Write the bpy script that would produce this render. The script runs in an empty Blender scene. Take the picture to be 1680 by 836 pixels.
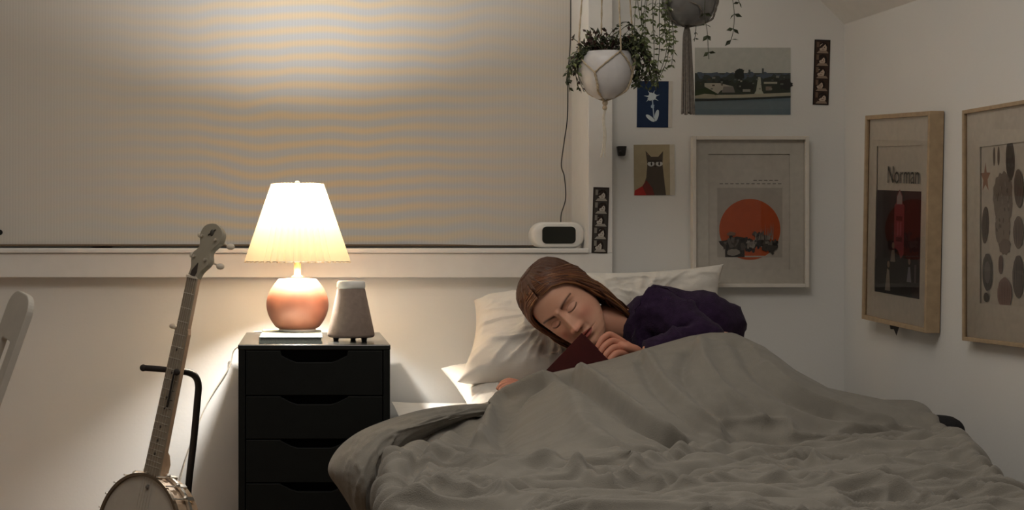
import bpy, bmesh, math, random
import numpy as np
from mathutils import Vector, Matrix, Quaternion
random.seed(7); rng = np.random.RandomState(3)
S = bpy.context.scene
COL = S.collection
PI = math.pi
# ---------------------------------------------------------------- camera, world, exposure
F = 2845.0; VX = 500.0; VY = 400.0; ZC = 0.938
cd = bpy.data.cameras.new('camera'); cam = bpy.data.objects.new('camera', cd); COL.objects.link(cam)
cam.location = (0, 0, ZC); cam.rotation_euler = (PI/2, 0, 0)
cd.sensor_width = 36; cd.lens = 36*F/1680
cd.shift_x = (840-VX)/1680; cd.shift_y = (VY-418)/1680
cd.clip_start = 0.05; cd.clip_end = 60
S.camera = cam
S.view_settings.view_transform = 'Standard'; S.view_settings.look = 'None'
S.view_settings.gamma = 1; S.view_settings.use_curve_mapping = False
S.view_settings.exposure = 0.22
w = bpy.data.worlds.new('world'); S.world = w; w.use_nodes = True
w.node_tree.nodes['Background'].inputs[0].default_value = (1.0, 0.95, 0.88, 1)
w.node_tree.nodes['Background'].inputs[1].default_value = 0.075
# table lamp bulb (lights the room)
BULB_W = 40
def P(px, py, Y):
    return Vector(((px-VX)/F*Y, Y, ZC-(py-VY)/F*Y))
def add_light(name, kind, loc, power, color, size=None):
    ld = bpy.data.lights.new(name, kind); ld.energy = power; ld.color = color
    if kind == 'POINT': ld.shadow_soft_size = size or .03
    o = bpy.data.objects.new(name, ld); COL.objects.link(o); o.location = loc
    return o
bulb_light = add_light('lamp_bulb_light', 'POINT', P(488, 338, 4.43), BULB_W, (1.0, .965, .905), .03)
# added overhead fill above the bed, stands in for ceiling bounce
ld = bpy.data.lights.new('overhead_fill', 'AREA'); ld.energy = 14; ld.color = (1, .94, .86); ld.size = 1.1
co = bpy.data.objects.new('overhead_fill', ld); COL.objects.link(co); co.location = (.2, 2.7, 2.24); co.rotation_euler = (0, 0, 0)

# ---------------------------------------------------------------- materials
def lin(c):
    return tuple((x/12.92 if x <= .04045 else ((x+.055)/1.055)**2.4) for x in c)
def hexc(h):
    return lin(tuple(int(h[i:i+2], 16)/255 for i in (0, 2, 4)))
_m = {}
def mat(name, col, rough=.7, metal=0, spec=.3, noise=0, nscale=30, bump=0, bscale=200, sheen=0, trans=0, wave=None):
    if name in _m: return _m[name]
    m = bpy.data.materials.new(name); m.use_nodes = True; nt = m.node_tree; b = nt.nodes['Principled BSDF']
    b.inputs['Base Color'].default_value = (*col, 1); b.inputs['Roughness'].default_value = rough
    b.inputs['Metallic'].default_value = metal; b.inputs['Specular IOR Level'].default_value = spec
    if sheen: b.inputs['Sheen Weight'].default_value = sheen
    if trans: b.inputs['Transmission Weight'].default_value = trans
    tc = nt.nodes.new('ShaderNodeTexCoord')
    n = nt.nodes.new('ShaderNodeTexNoise'); n.inputs['Scale'].default_value = nscale; n.inputs['Detail'].default_value = 4
    nt.links.new(tc.outputs['Object'], n.inputs['Vector'])
    r = nt.nodes.new('ShaderNodeValToRGB')
    k = noise if noise else .04
    r.color_ramp.elements[0].position = .3; r.color_ramp.elements[1].position = .7
    r.color_ramp.elements[0].color = (*[c*(1-k) for c in col], 1); r.color_ramp.elements[1].color = (*[min(1, c*(1+k)) for c in col], 1)
    nt.links.new(n.outputs['Fac'], r.inputs['Fac']); nt.links.new(r.outputs['Color'], b.inputs['Base Color'])
    if bump:
        n2 = nt.nodes.new('ShaderNodeTexNoise'); n2.inputs['Scale'].default_value = bscale
        nt.links.new(tc.outputs['Object'], n2.inputs['Vector'])
        bp = nt.nodes.new('ShaderNodeBump'); bp.inputs['Strength'].default_value = bump; bp.inputs['Distance'].default_value = .002
        nt.links.new(n2.outputs['Fac'], bp.inputs['Height']); nt.links.new(bp.outputs['Normal'], b.inputs['Normal'])
    _m[name] = m
    return m
def attr_mat(name, rough=.55, spec=.3, sss=0, bump=0, bscale=300):
    m = bpy.data.materials.new(name); m.use_nodes = True; nt = m.node_tree; b = nt.nodes['Principled BSDF']
    a = nt.nodes.new('ShaderNodeAttribute'); a.attribute_name = 'tint'
    nt.links.new(a.outputs['Color'], b.inputs['Base Color']); b.inputs['Roughness'].default_value = rough
    b.inputs['Specular IOR Level'].default_value = spec
    if sss:
        b.inputs['Subsurface Weight'].default_value = sss; b.inputs['Subsurface Radius'].default_value = (.01, .004, .002)
        b.inputs['Subsurface Scale'].default_value = .5
    if bump:
        n2 = nt.nodes.new('ShaderNodeTexNoise'); n2.inputs['Scale'].default_value = bscale
        bp = nt.nodes.new('ShaderNodeBump'); bp.inputs['Strength'].default_value = bump; bp.inputs['Distance'].default_value = .001
        nt.links.new(n2.outputs['Fac'], bp.inputs['Height']); nt.links.new(bp.outputs['Normal'], b.inputs['Normal'])
    return m
M_wall = mat('painted wall', (.72, .71, .685), .85, noise=.02, nscale=3, bump=.15, bscale=120)
M_trim = mat('white painted wood', (.75, .735, .71), .5, noise=.02)
M_ceil = mat('painted ceiling', (.82, .80, .76), .9, noise=.02)
M_floor = mat('floor boards', (.30, .19, .11), .5, noise=.25, nscale=6)
M_black = mat('black lacquer', (.0075, .0085, .008), .5, spec=.18, noise=.1)
M_btop = mat('black lacquer top', (.010, .011, .010), .22, spec=.6)
M_dark = mat('dark recess', (.006, .006, .006), .8)
M_steel = mat('black steel', (.02, .017, .015), .4)
M_chrome = mat('nickel metal', (.7, .66, .6), .3, metal=.9)
M_duvet = mat('linen duvet', (.205, .189, .162), .95, noise=.06, nscale=25, bump=.5, bscale=500, sheen=.15)
M_pillow = mat('cotton pillowcase', (.74, .70, .64), .95, noise=.02, bump=.3, bscale=400)
M_sheet = mat('cotton sheet', (.72, .70, .66), .9)
M_sweater = mat('purple fleece', (.026, .013, .036), .95, noise=.25, nscale=60, bump=.8, bscale=300, sheen=.05, spec=.1)
M_rope = mat('cotton rope', (.50, .41, .29), .9, noise=.15, nscale=150, bump=.6, bscale=600)
M_rope_w = mat('white cotton rope', (.66, .60, .50), .9, noise=.1, nscale=150, bump=.6, bscale=600)
M_white = mat('white ceramic', (.76, .74, .70), .35, spec=.5)
M_plastic = mat('white plastic', (.72, .70, .66), .4)

# ---------------------------------------------------------------- geometry helpers
class G:
    def __init__(s): s.v = []; s.f = []; s.mi = []
    def add(s, v, f, mi=0):
        o = len(s.v); s.v += [tuple(x) for x in v]; s.f += [tuple(i+o for i in q) for q in f]; s.mi += [mi]*len(f); return s
    def box(s, x0, x1, y0, y1, z0, z1, mi=0, M=None):
        v = [Vector((x, y, z)) for x in (x0, x1) for y in (y0, y1) for z in (z0, z1)]
        if M: v = [M @ q for q in v]
        return s.add(v, [(0, 1, 3, 2), (4, 6, 7, 5), (0, 4, 5, 1), (2, 3, 7, 6), (0, 2, 6, 4), (1, 5, 7, 3)], mi)
    def tube(s, pts, r, n=8, mi=0, cap=True, flat=1.0, up=Vector((0, 0, 1))):
        pts = [Vector(p) for p in pts]; k = len(pts)
        rs = r if isinstance(r, (list, tuple)) else [r]*k
        V = []; prev = None
        for i, p in enumerate(pts):
            t = (pts[min(i+1, k-1)]-pts[max(i-1, 0)])
            t = t.normalized() if t.length > 1e-9 else Vector((0, 0, 1))
            a = prev if prev is not None else (t.cross(up) if abs(t.dot(up)) < .95 else t.cross(Vector((1, 0, 0))))
            a = (a - t*a.dot(t)); a.normalize(); prev = a; b = t.cross(a)
            for j in range(n):
                q = 2*PI*j/n; V.append(p + (a*math.cos(q) + b*math.sin(q)*flat)*rs[i])
        Fc = [(i*n+j, i*n+(j+1) % n, (i+1)*n+(j+1) % n, (i+1)*n+j) for i in range(k-1) for j in range(n)]
        if cap: Fc += [tuple(range(n))[::-1], tuple((k-1)*n+j for j in range(n))]
        return s.add(V, Fc, mi)
    def lathe(s, prof, n=48, c=(0, 0, 0), mi=0, M=None, rf=None):
        c = Vector(c); V = []
        for (r, z) in prof:
            for j in range(n):
                a = 2*PI*j/n; rr = r*(rf(a, z) if rf else 1)
                q = Vector((rr*math.cos(a), rr*math.sin(a), z))
                V.append((M @ q if M else q) + c)
        k = len(prof)
        Fc = [(i*n+j, i*n+(j+1) % n, (i+1)*n+(j+1) % n, (i+1)*n+j) for i in range(k-1) for j in range(n)]
        return s.add(V, Fc, mi)
    def prism(s, poly, y0, y1, mi=0, M=None):   # poly in x,z ; extruded in y
        n = len(poly); V = [Vector((x, y0, z)) for x, z in poly] + [Vector((x, y1, z)) for x, z in poly]
        if M: V = [M @ q for q in V]
        Fc = [tuple(range(n)), tuple(range(2*n-1, n-1, -1))] + [(i, i+n, (i+1) % n+n, (i+1) % n) for i in range(n)]
        return s.add(V, Fc, mi)
    def ball(s, c, r, n=10, mi=0, sc=(1, 1, 1), M=None):
        pr = [(max(1e-5, math.sin(PI*i/n)), -math.cos(PI*i/n)) for i in range(n+1)]
        V = []; c = Vector(c); k = 2*n
        for (rr, z) in pr:
            for j in range(k):
                q = Vector((rr*math.cos(2*PI*j/k)*sc[0], rr*math.sin(2*PI*j/k)*sc[1], z*sc[2]))*r
                V.append((M @ q if M else q)+c)
        return s.add(V, [(i*k+j, i*k+(j+1) % k, (i+1)*k+(j+1) % k, (i+1)*k+j) for i in range(n) for j in range(k)], mi)
    def build(s, name, mats, parent=None, smooth=False, bevel=0, origin=None, fixn=True):
        me = bpy.data.meshes.new(name)
        o = Vector(origin) if origin is not None else Vector((0, 0, 0))
        me.from_pydata([tuple(Vector(v)-o) for v in s.v] if origin is not None else s.v, [], s.f)
        mats = mats if isinstance(mats, (list, tuple)) else [mats]
        for m in mats: me.materials.append(m)
        if len(mats) > 1: me.polygons.foreach_set('material_index', s.mi)
        if fixn:
            bm = bmesh.new(); bm.from_mesh(me); bmesh.ops.recalc_face_normals(bm, faces=bm.faces); bm.to_mesh(me); bm.free()
        if smooth:
            me.polygons.foreach_set('use_smooth', [True]*len(me.polygons))
        me.update()
        ob = bpy.data.objects.new(name, me); COL.objects.link(ob); ob.location = o
        if bevel:
            md = ob.modifiers.new('bevel', 'BEVEL'); md.width = bevel; md.segments = 2; md.limit_method = 'ANGLE'; md.angle_limit = math.radians(40)
        if parent: par(ob, parent)
        return ob
def par(o, p):
    o.parent = p
    q = p; T = Matrix.Identity(4); L = Vector((0, 0, 0))
    M = p.matrix_basis.copy(); a = p
    while a.parent:
        M = a.parent.matrix_basis @ a.matrix_parent_inverse @ M if False else a.parent.matrix_basis @ a.matrix_parent_inverse @ M; a = a.parent
    o.matrix_parent_inverse = M.inverted()
def empty(name, loc, label=None, cat=None, group=None):
    o = bpy.data.objects.new(name, None); COL.objects.link(o); o.location = loc; o.empty_display_size = .05
    bpy.context.view_layer.update() if False else None
    if label: tag(o, label, cat, group)
    return o
def tag(o, label, cat, group=None, kind=None):
    o['label'] = label; o['category'] = cat
    if group: o['group'] = group
    if kind: o['kind'] = kind
    return o
def struct(o): o['kind'] = 'structure'; return o
def catmull(pts, n):
    pts = [np.array(p, float) for p in pts]; k = len(pts)
    out = []
    for i in range(n):
        u = i/(n-1)*(k-1); j = min(int(u), k-2); t = u-j
        p0 = pts[max(j-1, 0)]; p1 = pts[j]; p2 = pts[j+1]; p3 = pts[min(j+2, k-1)]
        out.append(.5*((2*p1)+(-p0+p2)*t+(2*p0-5*p1+4*p2-p3)*t*t+(-p0+3*p1-3*p2+p3)*t**3))
    return out
def gridmesh(A):      # A: (r, c, 3)
    r, c = A.shape[:2]; V = A.reshape(-1, 3)
    Fc = [(i*c+j, i*c+j+1, (i+1)*c+j+1, (i+1)*c+j) for i in range(r-1) for j in range(c-1)]
    return [tuple(v) for v in V], Fc
_perm = rng.permutation(256); _g = rng.rand(256)*2-1
def vn(x, y):         # smooth value noise, numpy
    xi = np.floor(x).astype(int); yi = np.floor(y).astype(int); fx = x-xi; fy = y-yi
    fx = fx*fx*fx*(fx*(fx*6-15)+10); fy = fy*fy*fy*(fy*(fy*6-15)+10)
    h = lambda a, b: _g[_perm[(_perm[a & 255]+b) & 255]]
    return (h(xi, yi)*(1-fx)+h(xi+1, yi)*fx)*(1-fy)+(h(xi, yi+1)*(1-fx)+h(xi+1, yi+1)*fx)*fy
def fbm(x, y, o=3):
    return sum(vn(x*2**i+i*17.3, y*2**i+i*9.1)/2**i for i in range(o))
def grid_normals(A):
    du = np.gradient(A, axis=1); dv = np.gradient(A, axis=0); n = np.cross(du, dv)
    return n/(np.linalg.norm(n, axis=2, keepdims=True)+1e-9)

# ---------------------------------------------------------------- setting
YW = 4.75; YF = 4.71; YB = 5.02
XJ = .770; XP = .836; ZS = ZC-7/604; ZR = ZC-55/604
CX = 1.478; WS = .0703
def wallx(Y): return CX + WS*(YW-Y)
ZK = ZC+360/599          # knee of the roof slope
ZT = 2.30
XL0 = -1.9
g = G(); g.box(XL0, 2.2, YW, YB+.1, 0, ZR); g.box(XP-.03, 1.9, YW, YB+.1, ZR, ZT); g.box(XL0, XP-.03, YW, YB+.1, 2.15, ZT)
struct(g.build('wall_back', M_wall))
g = G(); a = Vector((wallx(YW), YW, 0)); b = Vector((wallx(-1), -1, 0))
g.add([a, b, b+Vector((.1, 0, 0)), a+Vector((.1, 0, 0))]+[q+Vector((0, 0, ZK)) for q in (a, b, b+Vector((.1, 0, 0)), a+Vector((.1, 0, 0)))],
      [(0, 1, 2, 3), (4, 5, 6, 7), (0, 1, 5, 4), (1, 2, 6, 5), (2, 3, 7, 6), (3, 0, 4, 7)])
struct(g.build('wall_right', M_wall))
# sloped ceiling rising to the left of the right wall
h = ZT-ZK
g = G(); q = [Vector((wallx(YW), YW, ZK)), Vector((wallx(-1), -1, ZK)), Vector((wallx(-1)-h, -1, ZT)), Vector((wallx(YW)-h, YW, ZT))]
g.add(q+[v+Vector((.07, 0, .07)) for v in q], [(0, 1, 2, 3), (4, 5, 6, 7), (0, 1, 5, 4), (1, 2, 6, 5), (2, 3, 7, 6), (3, 0, 4, 7)])
struct(g.build('ceiling', M_ceil))
g = G(); g.box(XL0, wallx(-1)-h+.05, -1, YB+.1, ZT, ZT+.1); struct(g.build('ceiling', M_ceil))
g = G(); g.box(XL0-.1, 2.2, -1, YB+.1, -.1, 0); struct(g.build('floor', M_floor))
g = G(); g.box(XL0-.1, XL0, -1, YB+.1, 0, ZT); struct(g.build('wall_left', M_wall))
# window casing: sill, apron, post with its reveal
g = G(); g.box(XL0, XP, YF, YW+.01, ZR, ZS-.0135); struct(g.build('trim_1', M_trim, bevel=.002))
g = G(); g.box(XL0, XJ+.001, YF-.008, YB+.02, ZS-.013, ZS); struct(g.build('trim_2', M_trim, bevel=.003))
g = G(); g.box(XJ, XP, YF, YB+.05, ZS-.0135, ZT); struct(g.build('trim_3', M_trim, bevel=.002))
# window behind the blind
g = G()
for x0, x1 in ((XL0, XL0+.06), (-.62, -.56), (XJ-.05, XJ)): g.box(x0, x1, YB+.03, YB+.08, ZS, 2.15)
g.box(XL0, XJ, YB+.03, YB+.08, ZS, ZS+.06); g.box(XL0, XJ, YB+.03, YB+.08, 2.09, 2.15)
wn = struct(g.build('window_1', M_trim)); 
g = G(); g.box(XL0+.05, XJ-.04, YB+.05, YB+.056, ZS+.05, 2.1)
g.build('pane', mat('night glass', (.05, .06, .08), .1, spec=.5), wn)

# roller blind
def blind_mat():
    m = bpy.data.materials.new('blind weave'); m.use_nodes = True; nt = m.node_tree; N = nt.nodes; L = nt.links
    b = N['Principled BSDF']; b.inputs['Roughness'].default_value = .85; b.inputs['Specular IOR Level'].default_value = .15
    tc = N.new('ShaderNodeTexCoord'); sp = N.new('ShaderNodeSeparateXYZ'); L.new(tc.outputs['Object'], sp.inputs[0])
    def mth(op, a, b_=None, c=None):
        n = N.new('ShaderNodeMath'); n.operation = op
        for i, v in enumerate((a, b_, c)):
            if v is None: continue
            if isinstance(v, (int, float)): n.inputs[i].default_value = v
            else: L.new(v, n.inputs[i])
        return n.outputs[0]
    nz = N.new('ShaderNodeTexNoise'); nz.inputs['Scale'].default_value = 2.2; nz.inputs['Detail'].default_value = 2; L.new(tc.outputs['Object'], nz.inputs['Vector'])
    # camera moire painted into the cloth colour as bands: ~ 3.6 cm apart, gently wavering
    warp = mth('MULTIPLY', mth('SUBTRACT', nz.outputs['Fac'], .5), .11)
    zz = mth('ADD', sp.outputs['Z'], warp)
    band = mth('SINE', mth('MULTIPLY', zz, 2*PI/.0395))
    # bands are strongest in the middle of the cloth
    dx = mth('DIVIDE', mth('SUBTRACT', sp.outputs['X'], .05), .46)
    fade = mth('EXPONENT', mth('MULTIPLY', mth('MULTIPLY', dx, dx), -1))
    amp = mth('MULTIPLY', mth('MULTIPLY', band, fade), .66)
    fac = mth('ADD', amp, .42)
    mix = N.new('ShaderNodeMix'); mix.data_type = 'RGBA'; L.new(fac, mix.inputs[0])
    mix.inputs[6].default_value = (.52, .545, .58, 1); mix.inputs[7].default_value = (.67, .565, .42, 1)
    # fine upright threads
    wv = mth('SINE', mth('MULTIPLY', sp.outputs['X'], 2*PI/.0085)); k = mth('ADD', mth('MULTIPLY', wv, .035), .98)
    vm = N.new('ShaderNodeVectorMath'); vm.operation = 'SCALE'; L.new(mix.outputs[2], vm.inputs[0]); L.new(k, vm.inputs['Scale'])
    L.new(vm.outputs[0], b.inputs['Base Color'])
    return m
bl = empty('roller_blind', (0, YB-.01, ZS), 'wide drawn roller blind of cream woven cloth covering the window', 'blind')
BX0, BX1 = -1.7, P(937, 0, YB).x
ZBB = P(0, 402.0, YB).z
A = np.zeros((60, 160, 3))
for i, z in enumerate(np.linspace(ZBB, 2.08, 60)):
    for j, x in enumerate(np.linspace(BX0, BX1, 160)):
        A[i, j] = (x, YB-.012+.004*math.sin(x*7+1)+.004*math.sin(x*3.1+z*2), z)
g = G(); v, f = gridmesh(A); g.add(v, f); g.build('cloth', blind_mat(), bl, smooth=True)
g = G(); g.tube([(BX0, YB-.014, ZBB), (BX1, YB-.014, ZBB)], .0030, 8); g.build('hem_bar', mat('brown bar', (.16, .11, .07), .5), bl)
g = G(); g.tube([(BX0, YB-.02, 2.1), (BX1, YB-.02, 2.1)], .022, 16); g.build('roller', M_plastic, bl)
g = G(); g.tube([P(945, -150, YB-.03), P(946, 120, YB-.03), P(944, 270, YB-.03), P(946, 274, YB-.035), P(950, 270, YB-.04), P(951, 120, YB-.04), P(951, -150, YB-.04)], .0013, 6); g.build('pull_cord', M_rope_w, bl)
g = G(); g.ball(P(947, 274, YB-.035), .005, 6); g.build('cord_pull', M_plastic, bl)
g = G(); g.ball(P(0, 381, YB-.04), .008, 6, sc=(1, .6, 1)); g.box(P(-3, 0, YB).x, P(1, 0, YB).x, YB-.04, YB-.012, P(0, 383, YB).z, P(0, 378, YB).z); g.build('holding_clip', M_dark, bl)

# ---------------------------------------------------------------- chest of drawers
XA, XB = (391-VX)/694, (640-VX)/694; YC0, YC1 = 4.10, 4.68; ZTOP = .70
ch = empty('chest_of_drawers', ((XA+XB)/2, (YC0+YC1)/2, 0), 'narrow black chest of drawers beside the bed with scooped handle cutouts', 'drawers')
g = G(); g.box(XA, XA+.016, YC0, YC1, .05, ZTOP-.012); g.box(XB-.016, XB, YC0, YC1, .05, ZTOP-.012)
g.box(XA+.016, XB-.016, YC1-.01, YC1, .05, ZTOP-.012); g.box(XA+.016, XB-.016, YC0+.005, YC1, .05, .066)
g.build('body', M_black, ch, bevel=.0015)
g = G(); g.box(XA-.001, XB+.001, YC0-.002, YC1, ZTOP-.012, ZTOP); g.build('top_panel', M_btop, ch, bevel=.002)
g = G()
for x in (XA+.03, XB-.03):
    for y in (YC0+.04, YC1-.04): g = G(); g.lathe([(.0, 0), (.018, 0), (.02, .045), (.0, .05)], 12, (x, y, 0)); g.build('foot', M_black, ch)
zt = ZTOP-.014; hs = [.108, .103, .103, .112, .19]
for i, hh in enumerate(hs):
    z1 = zt; z0 = zt-hh+.003; zt -= hh
    xa, xb = XA+.018, XB-.018; xm = (XA+XB)/2-.0 + (.0)
    dz = .009 if i == 0 else 0
    top = [(xm+.08, z1), (xm+.077, z1-.003-dz), (xm+.055, z1-.014-dz), (xm+.04, z1-.019-dz), (xm-.04, z1-.019-dz), (xm-.055, z1-.014-dz), (xm-.077, z1-.003-dz), (xm-.08, z1)]
    g = G(); g.prism([(xa, z0), (xb, z0), (xb, z1)]+top+[(xa, z1)], YC0, YC0+.016)
    d = g.build('drawer', M_black, ch, bevel=.001)
    g = G(); g.box(xa+.01, xb-.01, YC0+.04, YC0+.05, z0+.01, z1-.002); g.box(xa+.01, xa+.02, YC0+.05, YC1-.05, z0+.01, z1-.03)
    g.box(xb-.02, xb-.01, YC0+.05, YC1-.05, z0+.01, z1-.03); g.build('drawer_box', M_dark, d)

# ---------------------------------------------------------------- pale slim box under the lamp
zs0 = ZTOP
def sq(px, Y): return (px-VX)/F*Y
sl = empty('notebook', (sq(477, 4.3), 4.33, ZTOP), 'pale thin closed notebook lying flat under the table lamp', 'book')
M_pale = mat('pale green card', (.42, .47, .42), .6); M_page = mat('page paper', (.7, .68, .62), .8)
x0, x1 = sq(425, 4.17), sq(529, 4.17)
g = G(); g.box(x0, x1, 4.16, 4.54, ZTOP+.0005, ZTOP+.003); g.box(x0, x1, 4.16, 4.54, ZTOP+.0125, ZTOP+.015); g.box(x0, x0+.003, 4.16, 4.54, ZTOP+.0005, ZTOP+.015)
g.build('cover', M_pale, sl, bevel=.001)
g = G(); g.box(x0+.003, x1-.003, 4.164, 4.537, ZTOP+.003, ZTOP+.0125); g.build('page_block', mat('grey page edge', (.3, .31, .28), .8, noise=.2, nscale=400), sl)

# ---------------------------------------------------------------- table lamp
LX = sq(488, 4.43); LY = 4.43; zb = ZTOP+.0155
def lz(py): return ZC-(py-VY)/F*LY
lp = empty('table_lamp', (LX, LY, zb), 'lit table lamp with round terracotta base and pleated ivory shade', 'lamp')
M_terra = mat('terracotta glaze', (.36, .14, .09), .5, spec=.5, noise=.12, nscale=20)
z0 = zb; z1 = lz(457)
pr = [(0.0, zb+.006), (.046, zb+.006)]
H = z1-(zb+.006)
for i in range(1, 24):
    t = i/23; a = -1.0+2.05*t  # sphere band
    pr.append((.0795*math.cos(a*1.0)**.72 if abs(a) < 1.5 else .01, zb+.006+H*t))
pr += [(.022, z1+.002), (.0, z1+.003)]
g = G(); g.lathe(pr, 64, (LX, LY, 0)); g.build('base', M_terra, lp, smooth=True)
g = G(); g.lathe([(.0, zb), (.047, zb), (.048, zb+.003), (.046, zb+.007), (.0, zb+.0075)], 48, (LX, LY, 0)); g.build('foot_ring', M_white, lp, smooth=True)
g = G(); g.lathe([(.0, z1), (.016, z1), (.016, z1+.006), (.009, z1+.01), (.009, lz(425)), (.013, lz(424)), (.013, lz(400)), (.0, lz(399))], 24, (LX, LY, 0)); g.build('lamp_socket', mat('brass', (.6, .42, .2), .35, metal=.8), lp, smooth=True)
g = G()
zt_, zb_ = lz(301), lz(430); NP = 44; n = NP*6
def pleat(a): return abs(((a*NP/(2*PI)) % 1)*2-1)
rows = 24; V = []
for i in range(rows+1):
    t = i/rows; r = .137+(.067-.137)*t; z = zb_+(zt_-zb_)*t; d = .009*(1-.55*t)
    for j in range(n):
        a = 2*PI*j/n; rr = r - d*(pleat(a)) + .0012*math.sin(a*5)
        V.append((LX+rr*math.cos(a), LY+rr*math.sin(a), z + (.0025*(pleat(a)-.5) if i == 0 else 0)))
g.add(V, [(i*n+j, i*n+(j+1) % n, (i+1)*n+(j+1) % n, (i+1)*n+j) for i in range(rows) for j in range(n)])
def shade_mat():
    m = bpy.data.materials.new('ivory pleated paper'); m.use_nodes = True; nt = m.node_tree
    for nd in list(nt.nodes):
        if nd.type != 'OUTPUT_MATERIAL': nt.nodes.remove(nd)
    out = [x for x in nt.nodes if x.type == 'OUTPUT_MATERIAL'][0]
    d = nt.nodes.new('ShaderNodeBsdfDiffuse'); d.inputs[0].default_value = (.62, .52, .38, 1)
    t = nt.nodes.new('ShaderNodeBsdfTranslucent'); t.inputs[0].default_value = (.76, .58, .34, 1)
    mx = nt.nodes.new('ShaderNodeMixShader'); mx.inputs[0].default_value = .055
    nt.links.new(d.outputs[0], mx.inputs[1]); nt.links.new(t.outputs[0], mx.inputs[2]); nt.links.new(mx.outputs[0], out.inputs[0])
    return m
M_shade = shade_mat()
sh = g.build('lamp_shade', M_shade, lp, smooth=False)
g = G()
for z, r in ((zt_, .065), (zb_+.003, .1325)):
    g.tube([(LX+r*math.cos(2*PI*i/48), LY+r*math.sin(2*PI*i/48), z) for i in range(49)], .0012, 6, cap=False)
for k in range(3):
    a = 2*PI*k/3+.5; g.tube([(LX, LY, zt_-.004), (LX+.064*math.cos(a), LY+.064*math.sin(a), zt_)], .001, 6)
g.tube([(LX, LY, zt_+.004)]+[(LX, LY, zt_-.01)], .004, 8)
for s_ in (-1, 1):
    g.tube([(LX+s_*.012, LY, lz(405)), (LX+s_*.035, LY, lz(385)), (LX+s_*.035, LY, lz(330)), (LX+s_*.01, LY, lz(306)), (LX, LY, lz(304))], .0012, 6)
g.build('shade_frame', M_chrome, sh)
g = G(); g.lathe([(0, lz(302)), (.005, lz(302)), (.007, lz(299)), (.004, lz(296.5)), (0, lz(296))], 16, (LX, LY, 0)); g.build('finial', M_white, lp, smooth=True)
em = bpy.data.materials.new('bulb glass'); em.use_nodes = True
em.node_tree.nodes['Principled BSDF'].inputs['Emission Color'].default_value = (1, .8, .55, 1); em.node_tree.nodes['Principled BSDF'].inputs['Emission Strength'].default_value = 12
g = G(); g.lathe([(.013, lz(400)), (.013, lz(385)), (.017, lz(380))], 24, (LX, LY, 0)); g.build('bulb', em, lp, smooth=True)
# lamp power cord on the wall side
g = G(); pts = catmull([P(470, 556, 4.60), P(420, 560, 4.66), P(386, 572, 4.72), P(377, 600, 4.735), P(352, 640, 4.74), P(338, 665, 4.74), P(322, 705, 4.74), P(300, 770, 4.74), P(285, 850, 4.74), P(280, 930, 4.74)], 60)
pts = [Vector(p) for p in pts]
for p in pts[:8]: p.z = max(p.z, ZTOP+.003)
g.tube(pts, .0016, 6); tag(g.build('power_cord', M_rope_w), 'thin white power cord trailing down the wall behind the banjo stand', 'cord')

# ---------------------------------------------------------------- small cone speaker/lamp
SX = sq(576, 4.27); SY = 4.27
def szz(py): return ZC-(py-VY)/F*SY
sp_ = empty('cone_speaker', (SX, SY, ZTOP), 'small taupe cone shaped speaker with white top right of the terracotta lamp', 'speaker')
zz0 = ZTOP+.009
g = G(); g.lathe([(0, zz0), (.054, zz0), (.0575, zz0+.003), (.058, zz0+.008), (.0345, szz(474)), (.033, szz(472.5)), (.0, szz(472))], 64, (SX, SY, 0))
g.build('body', mat('taupe mesh fabric', (.27, .205, .17), .9, noise=.1, nscale=80, bump=.5, bscale=900), sp_, smooth=True)
g = G(); g.lathe([(0, szz(472)), (.0335, szz(473)), (.0355, szz(470)), (.035, szz(463)), (.031, szz(460.5)), (0, szz(460))], 48, (SX, SY, 0)); g.build('top_cap', M_white, sp_, smooth=True)
for k in range(3):
    a = PI*2*k/3+PI/6+.9; g = G(); g.lathe([(0, ZTOP), (.006, ZTOP), (.008, zz0+.001), (0, zz0+.001)], 12, (SX+.04*math.cos(a), SY+.04*math.sin(a), 0)); g.build('foot', M_steel, sp_)

# ---------------------------------------------------------------- bedside clock on the sill
KY = 4.80; KX = sq(913, KY); KZ = ZS
c0 = empty('alarm_clock', (KX, KY, KZ), 'white capsule shaped alarm clock with black display on the window sill', 'clock')
def capsule(wd, ht, y0, y1, n=16, rnd=.012):
    g = G(); rings = []
    L = wd/2-ht/2
    for (y, s) in ((y0+.002, .0), (y0, .35), (y0, .8), (y0+.004, .93), (y0+.012, 1), (y1-.012, 1), (y1-.004, .93), (y1, .8), (y1, 0)):
        ring = []
        for sx in (1, -1):
            for i in range(n+1):
                a = -PI/2+PI*i/n
                x = sx*L*(1 if s > .3 else s) + sx*math.cos(a)*ht/2*s; z = sx*math.sin(a)*ht/2*s
                ring.append((x, y, z))
        rings.append(ring)
    k = len(rings[0]); V = [p for r in rings for p in r]
    g.add(V, [(i*k+j, i*k+(j+1) % k, (i+1)*k+(j+1) % k, (i+1)*k+j) for i in range(len(rings)-1) for j in range(k)])
    return g
Mk = Matrix.Translation((KX, KY, KZ+.036)) @ Matrix.Rotation(math.radians(4), 4, 'Z')
g = capsule(.150, .072, -.03, .03); g.v = [tuple(Mk @ Vector(v)) for v in g.v]; g.build('body', M_white, c0, smooth=True)
g = capsule(.092, .046, -.0335, -.024); 
g = G(); pl = []
wd, ht, rr = .093, .047, .012
for cx, cz, a0 in ((wd/2-rr, ht/2-rr, 0), (-wd/2+rr, ht/2-rr, 90), (-wd/2+rr, -ht/2+rr, 180), (wd/2-rr, -ht/2+rr, 270)):
    for k in range(7):
        a = math.radians(a0+15*k); pl.append((cx+rr*math.cos(a), cz+rr*math.sin(a)))
g.prism(pl, -.0325, -.028, M=Mk); g.build('display', mat('black screen', (.012, .013, .009), .2, spec=.5), c0)
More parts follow.
